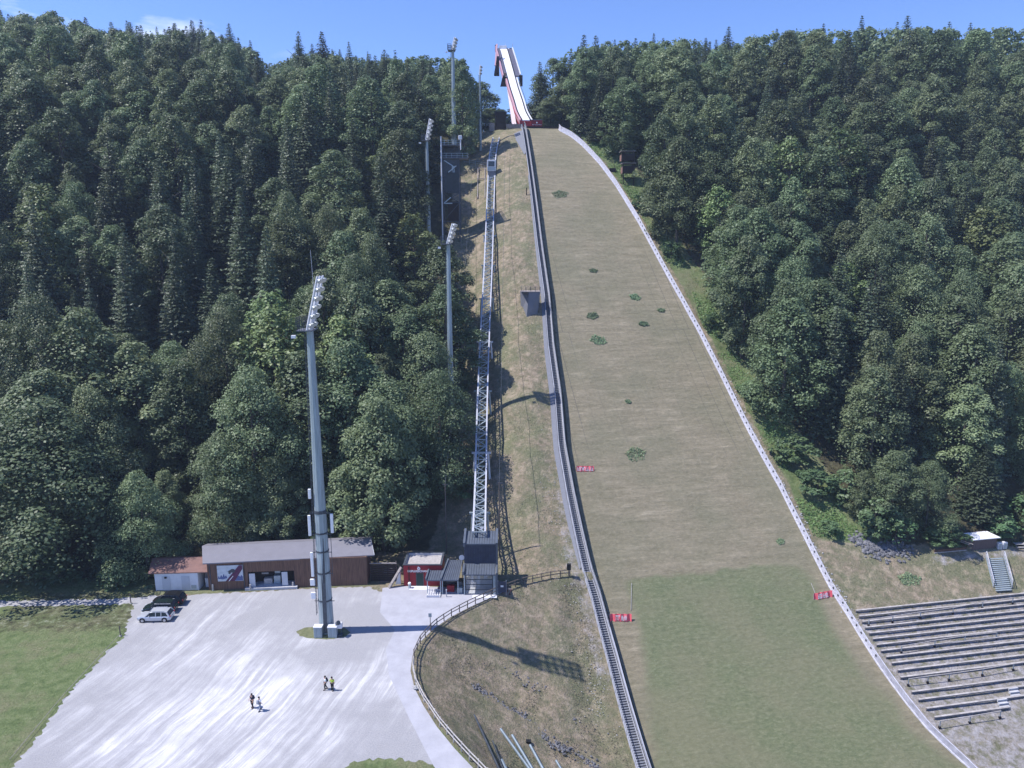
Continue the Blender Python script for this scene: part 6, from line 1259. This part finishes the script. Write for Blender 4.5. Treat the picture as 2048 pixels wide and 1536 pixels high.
# ------------------------------------------------------------------ cars (front towards -x)
WHL = MB().tube((0, -.11, 0), (0, .11, 0), .32, .32, 18).build('tyre', M['tyre']); RIM = MB().tube((0, -.12, 0), (0, .12, 0), .20, .20, 12).build('rim', M['rim'])
tyre_me, rim_me = WHL.data, RIM.data; bpy.data.objects.remove(WHL); bpy.data.objects.remove(RIM)
def loft(secs, name, mt, root, smooth=True, bevel=0):
    """secs: list of rings (equal length)"""
    n_ = len(secs[0]); vs = [p_ for r_ in secs for p_ in r_]; fs = [(j*n_+i, j*n_+(i+1) % n_, (j+1)*n_+(i+1) % n_, (j+1)*n_+i) for j in range(len(secs)-1) for i in range(n_)] + [tuple(range(n_-1, -1, -1)), tuple(range((len(secs)-1)*n_, len(secs)*n_))]
    mb = MB().add(vs, fs); o = mb.build(name, mt, root, bevel); return o
def car(u, v, lab, paint, ht, ln_, hatch, yaw=0.0, trim=False):
    p = flat(u, v) if not isinstance(u, Vector) else u
    o = thing('parked_car', p, lab, 'car', 'cars parked beside the meadow', rz=yaw)
    L2, w2 = ln_/2, .88; belt = ht * .60
    # lower body cross sections along x: (x, half width, z bottom, z top)
    bs = [(-L2, .62, .38, .62), (-L2+.12, .80, .28, .74), (-L2+.5, .87, .24, .86), (-L2+1.15, .88, .24, belt - .02), (-.3, .89, .23, belt), (L2-1.0, .89, .24, belt), (L2-.3, .87, .26, belt), (L2-.06, .82, .32, belt - .06), (L2, .72, .40, belt - .2)]
    rings = [[Vector((x, -w_, zb + .08)), Vector((x, -w_ + .06, zb)), Vector((x, w_ - .06, zb)), Vector((x, w_, zb + .08)), Vector((x, w_ , zt_ - .16)), Vector((x, w_ - .07, zt_ - .02)), Vector((x, w_ * .5, zt_ + .015)), Vector((x, -w_ * .5, zt_ + .015)), Vector((x, -w_ + .07, zt_ - .02)), Vector((x, -w_, zt_ - .16))] for x, w_, zb, zt_ in bs]
    loft(rings, 'body', paint, o, bevel=0)
    xr0 = L2 - (.22 if hatch else .16); wsx = -L2 + 1.15
    def cab(x, w_, z): return x, w_, z
    rfz = ht; cs = [(wsx, .80, belt - .04, belt - .02), (wsx + .62, .72, belt - .06, rfz - .06), (wsx + 1.0, .68, belt - .06, rfz), (xr0 - .9, .68, belt - .06, rfz - .01), (xr0 - .35, .70, belt - .06, rfz - (.10 if not hatch else .16)), (xr0 - .02, .76, belt - .08, belt + .05)]
    # glasshouse, then a painted roof and pillars over it
    rg = [[Vector((x, -.82, zb)), Vector((x, .82, zb)), Vector((x, w_, zt_)), Vector((x, -w_, zt_))] for x, w_, zb, zt_ in cs]; loft(rg, 'glasshouse', M['glass'], o)
    rr = [[Vector((x, -w_ - .02, zt_ - .05)), Vector((x, w_ + .02, zt_ - .05)), Vector((x, w_ - .04, zt_ + .03)), Vector((x, -w_ + .04, zt_ + .03))] for x, w_, zb, zt_ in cs[1:5]]; loft(rr, 'roof', paint, o)
    pm = MB()
    for sg in (-1, 1):
        pl = lambda i, f: Vector((cs[i][0], sg * (.83 + (cs[i][1] - .83) * f), cs[i][2] + (cs[i][3] - cs[i][2]) * f))
        pm.bar(Vector((cs[0][0], sg * .81, belt - .02)), pl(1, 1.0), .08, .09); pm.bar(pl(5, .0), pl(4, 1.0), .10, .22)
        for fx in (.36, .68): x = cs[1][0] + (cs[4][0] - cs[1][0]) * fx; pm.bar((x, sg * .835, belt - .05), (x, sg * .70, rfz - .03), .09, .05)
    for k in range(0, len(pm.v), 8): child_local(MB().add(pm.v[k:k+8], [(0,1,2,3),(7,6,5,4),(0,4,5,1),(1,5,6,2),(2,6,7,3),(3,7,4,0)]), 'pillar', paint, o)
    if trim:
        tm = MB()
        for sg in (-1, 1): tm.bar((cs[0][0] + .35, sg * .85, belt + .02), (cs[4][0] + .15, sg * .85, belt + .04), .04, .03); tm.bar((cs[1][0] + .1, sg * .74, rfz - .1), (cs[4][0], sg * .74, rfz - .14), .04, .03)
        child_local(tm, 'window_trim', M['white_metal'], o)
    rl2 = MB()
    for sg in (-1, 1): rl2.bar((cs[2][0], sg * .62, rfz + .07), (cs[3][0] + .2, sg * .62, rfz + .06), .04, .04)
    child_local(rl2, 'roof_rail', M['rail'] if paint is M['car_silver'] else M['black'], o)
    for x in (-L2 + .78, L2 - .82):
        for y in (-.80, .80):
            t = bpy.data.objects.new('wheel', tyre_me); COL.objects.link(t); t.parent = o; t.location = (x, y, .32); r_ = bpy.data.objects.new('rim', rim_me); COL.objects.link(r_); r_.parent = t
        ar_ = MB().tube((x, -.885, .36), (x, -.895, .36), .39, .39, 16); child_local(ar_, 'wheel_arch', M['black'], o)
    for y in (-.62, .62): child_local(MB().box((-L2 + .14, y, .68), (.22, .34, .14)), 'headlight', M['lamp_glass'], o); child_local(MB().box((L2 - .06, y * 1.15, .85), (.10, .14, .16)), 'tail_light', M['red'], o); child_local(MB().box((wsx + .55, y * 1.5, belt + .08), (.12, .18, .13)), 'mirror', paint, o)
    child_local(MB().box((-L2 + .02, 0, .48), (.06, .9, .16)), 'grille', M['black'], o)
    return o
def child_local(mb, name, mt, root): return mb.build(name, mt, root)
c1 = flat(309, 1243); car(c1 + Vector((0, .55, 0)), 0, 'silver estate car parked nearest in the row of three', M['car_silver'], 1.46, 4.55, False, .05)
car(flat(309, 1243) + Vector((-.45, 2.75, 0)), 0, 'dark green car with bright window trim, middle of the three parked cars', M['car_green'], 1.62, 4.6, True, .06, True)
car(flat(309, 1243) + Vector((-.2, 4.9, 0)), 0, 'black car parked farthest back in the row of three', M['car_black'], 1.66, 4.5, True, .05)

# ------------------------------------------------------------------ hikers
def person(u, v, lab, face, shirt, pants, hair, pose, pack=None, H=1.72, skinlegs=False, hat=None):
    g_ = flat(u, v); o = thing('person', g_, lab, 'person', rz=face); k = H / 1.75
    arm = pose.get('arm', (.12, .1)); st_ = pose.get('stride', .18)
    J_ = {'pel': (0, 0, .95, .125), 'sp': (0, .01, 1.15, .125), 'ch': (0, 0, 1.36, .15), 'nk': (0, 0, 1.50, .062), 'hb': (0, -.01, 1.56, .075), 'hd': (0, -.015, 1.66, .098), 'ht': (0, -.0, 1.74, .07), 'ns': (0, -.11, 1.64, .022),
          'hl': (.10, 0, .90, .095), 'kl': (.11, -st_ * .6, .50, .065), 'al': (.11, -st_ * .7 + .03, .08, .042), 'tl': (.13, -st_ * .7 - .15, .04, .035),
          'hr': (-.10, 0, .90, .095), 'kr': (-.11, st_ * .2, .49, .065), 'ar': (-.11, st_ + .06, .10, .042), 'tr': (-.13, st_ - .12, .04, .035),
          'sl': (.19, 0, 1.42, .062), 'el': (.25, .04, 1.15, .045), 'wl': (.24, -arm[0], .92, .032), 'ml': (.235, -arm[0] - .03, .86, .036),
          'sr': (-.19, 0, 1.42, .062), 'er': (-.25, .04, 1.15, .045), 'wr': (-.24, -arm[1], .92 + pose.get('lift', 0), .032), 'mr': (-.235, -arm[1] - .03, .86 + pose.get('lift', 0) * 1.05, .036)}
    Ed = [('pel','sp'),('sp','ch'),('ch','nk'),('nk','hb'),('hb','hd'),('hd','ht'),('hd','ns'),('pel','hl'),('hl','kl'),('kl','al'),('al','tl'),('pel','hr'),('hr','kr'),('kr','ar'),('ar','tr'),('ch','sl'),('sl','el'),('el','wl'),('wl','ml'),('ch','sr'),('sr','er'),('er','wr'),('wr','mr')]
    for sd, x_ in (('l', 1), ('r', -1)):
        bx0 = J_['m' + sd]
        for n__, (dx, dy, dz) in enumerate(((.0, -.045, -.05), (.0, -.02, -.085), (.0, .0, -.09), (.0, .02, -.08), (-.03 * x_, -.05, -.02))):
            J_[f'f{sd}{n__}'] = (bx0[0] + dx, bx0[1] + dy * .9, bx0[2] + dz, .009); Ed.append(('m' + sd, f'f{sd}{n__}'))
    def skin(names, name, mt, grow=0.0, sub=1):
        names = [n__ for n__ in names]; idx = {n__: i for i, n__ in enumerate(names)}; me = bpy.data.meshes.new(name)
        me.from_pydata([tuple(c_ * k for c_ in J_[n__][:3]) for n__ in names], [(idx[a], idx[b2]) for a, b2 in Ed if a in idx and b2 in idx], [])
        ob = bpy.data.objects.new(name, me); COL.objects.link(ob); ob.parent = o; ob.modifiers.new('skin', 'SKIN'); 
        if sub: ob.modifiers.new('smooth', 'SUBSURF').levels = sub; ob.modifiers[-1].render_levels = sub
        for i, n__ in enumerate(names): r_ = (J_[n__][3] + grow) * k; me.skin_vertices[0].data[i].radius = (r_, r_ * (.72 if n__ in ('ch', 'sp', 'pel') else 1)); me.skin_vertices[0].data[i].use_root = (i == 0)
        me.materials.append(mt); return ob
    skin(['pel'] + [n__ for n__ in J_ if n__ != 'pel'], 'body', M['skin'])
    skin(['ch', 'sp', 'pel', 'sl', 'sr', 'el', 'er'] if pose.get('sleeve', True) else ['ch', 'sp', 'pel', 'sl', 'sr'], 'shirt', shirt, .022)
    skin(['pel', 'hl', 'kl', 'hr', 'kr'] + ([] if skinlegs else ['al', 'ar']), 'trousers', pants, .02)
    child_local(MB().box(Vector((.12, -st_ * .7 - .04, .045)) * k, (.10, .27, .09)), 'shoe', M['black'], o); child_local(MB().box(Vector((-.12, st_ - .01, .05)) * k, (.10, .27, .09)), 'shoe', M['black'], o)
    hm = bpy.data.meshes.new('hair'); bm = bmesh.new(); bmesh.ops.create_uvsphere(bm, u_segments=12, v_segments=8, radius=.112 * k); bmesh.ops.translate(bm, verts=bm.verts, vec=(0, .025 * k, 1.69 * k)); bm.to_mesh(hm); bm.free(); hm.materials.append(hat or hair); ho = bpy.data.objects.new('hat' if hat else 'hair', hm); COL.objects.link(ho); ho.parent = o
    if hat: child_local(MB().tube(Vector((0, -.01, 1.70)) * k, Vector((0, -.01, 1.72)) * k, .19 * k, .17 * k, 12), 'hat_brim', hat, o)
    for sx_ in (-.035, .035): child_local(MB().tube(Vector((sx_, -.095, 1.665)) * k, Vector((sx_, -.118, 1.665)) * k, .012 * k, .01 * k, 6), 'eye', M['black'], o)
    child_local(MB().box(Vector((0, -.105, 1.60)) * k, (.045, .02, .012)), 'mouth', mat('lips', (.3, .1, .1), .6, 0, 1), o)
    if pack:
        pk = thing('backpack', g_, 'backpack carried by the ' + pack[1], 'backpack', rz=face); child_local(MB().box(Vector((0, .20, 1.22)) * k, (.32, .20, .46)), 'bag', pack[0], pk).modifiers.new('b', 'BEVEL').width = .05; child_local(MB().box(Vector((0, .31, 1.13)) * k, (.24, .07, .22)), 'pocket', pack[0], pk)
    return o
navy = cloth('dark blue cloth', (.02, .025, .05)); wht = cloth('white cloth', (.75, .78, .82)); yel = cloth('yellow green cloth', (.45, .62, .06)); blk = cloth('black cloth', (.015, .016, .02)); grc = cloth('grey cloth', (.28, .30, .36)); hair_d = cloth('dark hair', (.02, .015, .012)); pnk = cloth('muted red cloth', (.30, .06, .10))
person(505, 1416, 'person in dark clothes with a backpack in the middle of the car park', R(-25), navy, blk, hair_d, dict(stride=.10, arm=(.18, .2), lift=.15), (navy, 'dark clothed hiker'), 1.78)
person(520, 1421, 'person in a white shirt with light bag beside the dark clothed hiker', R(150), wht, grc, hair_d, dict(stride=.20, arm=(.1, .15)), (grc, 'white shirted hiker'), 1.72)
person(651, 1379, 'person in a white top and dark trousers, left of the pair near the mast', R(-60), wht, blk, hair_d, dict(stride=.18, arm=(.22, .05)), (blk, 'white topped hiker near the mast'), 1.75)
person(665, 1381, 'person in a bright yellow green shirt walking near the mast', R(170), yel, blk, hair_d, dict(stride=.10, arm=(.05, .1)), None, 1.78)
# ------------------------------------------------------------------ air
hz = MB().box((0, 160, 50), (1300, 800, 240)); hm = bpy.data.materials.new('thin summer haze'); hm.use_nodes = True; hn = hm.node_tree; hn.nodes.clear()
hv = hn.nodes.new('ShaderNodeVolumePrincipled'); hv.inputs['Color'].default_value = (0.62, 0.76, 1.0, 1); hv.inputs['Density'].default_value = 0.00022; hv.inputs['Anisotropy'].default_value = 0.1
ho_ = hn.nodes.new('ShaderNodeOutputMaterial'); hn.links.new(hv.outputs[0], ho_.inputs['Volume']); ho = hz.build('haze', hm); ho['kind'] = 'stuff'; ho['label'] = 'thin bluish summer haze over the whole valley'; ho['category'] = 'haze'
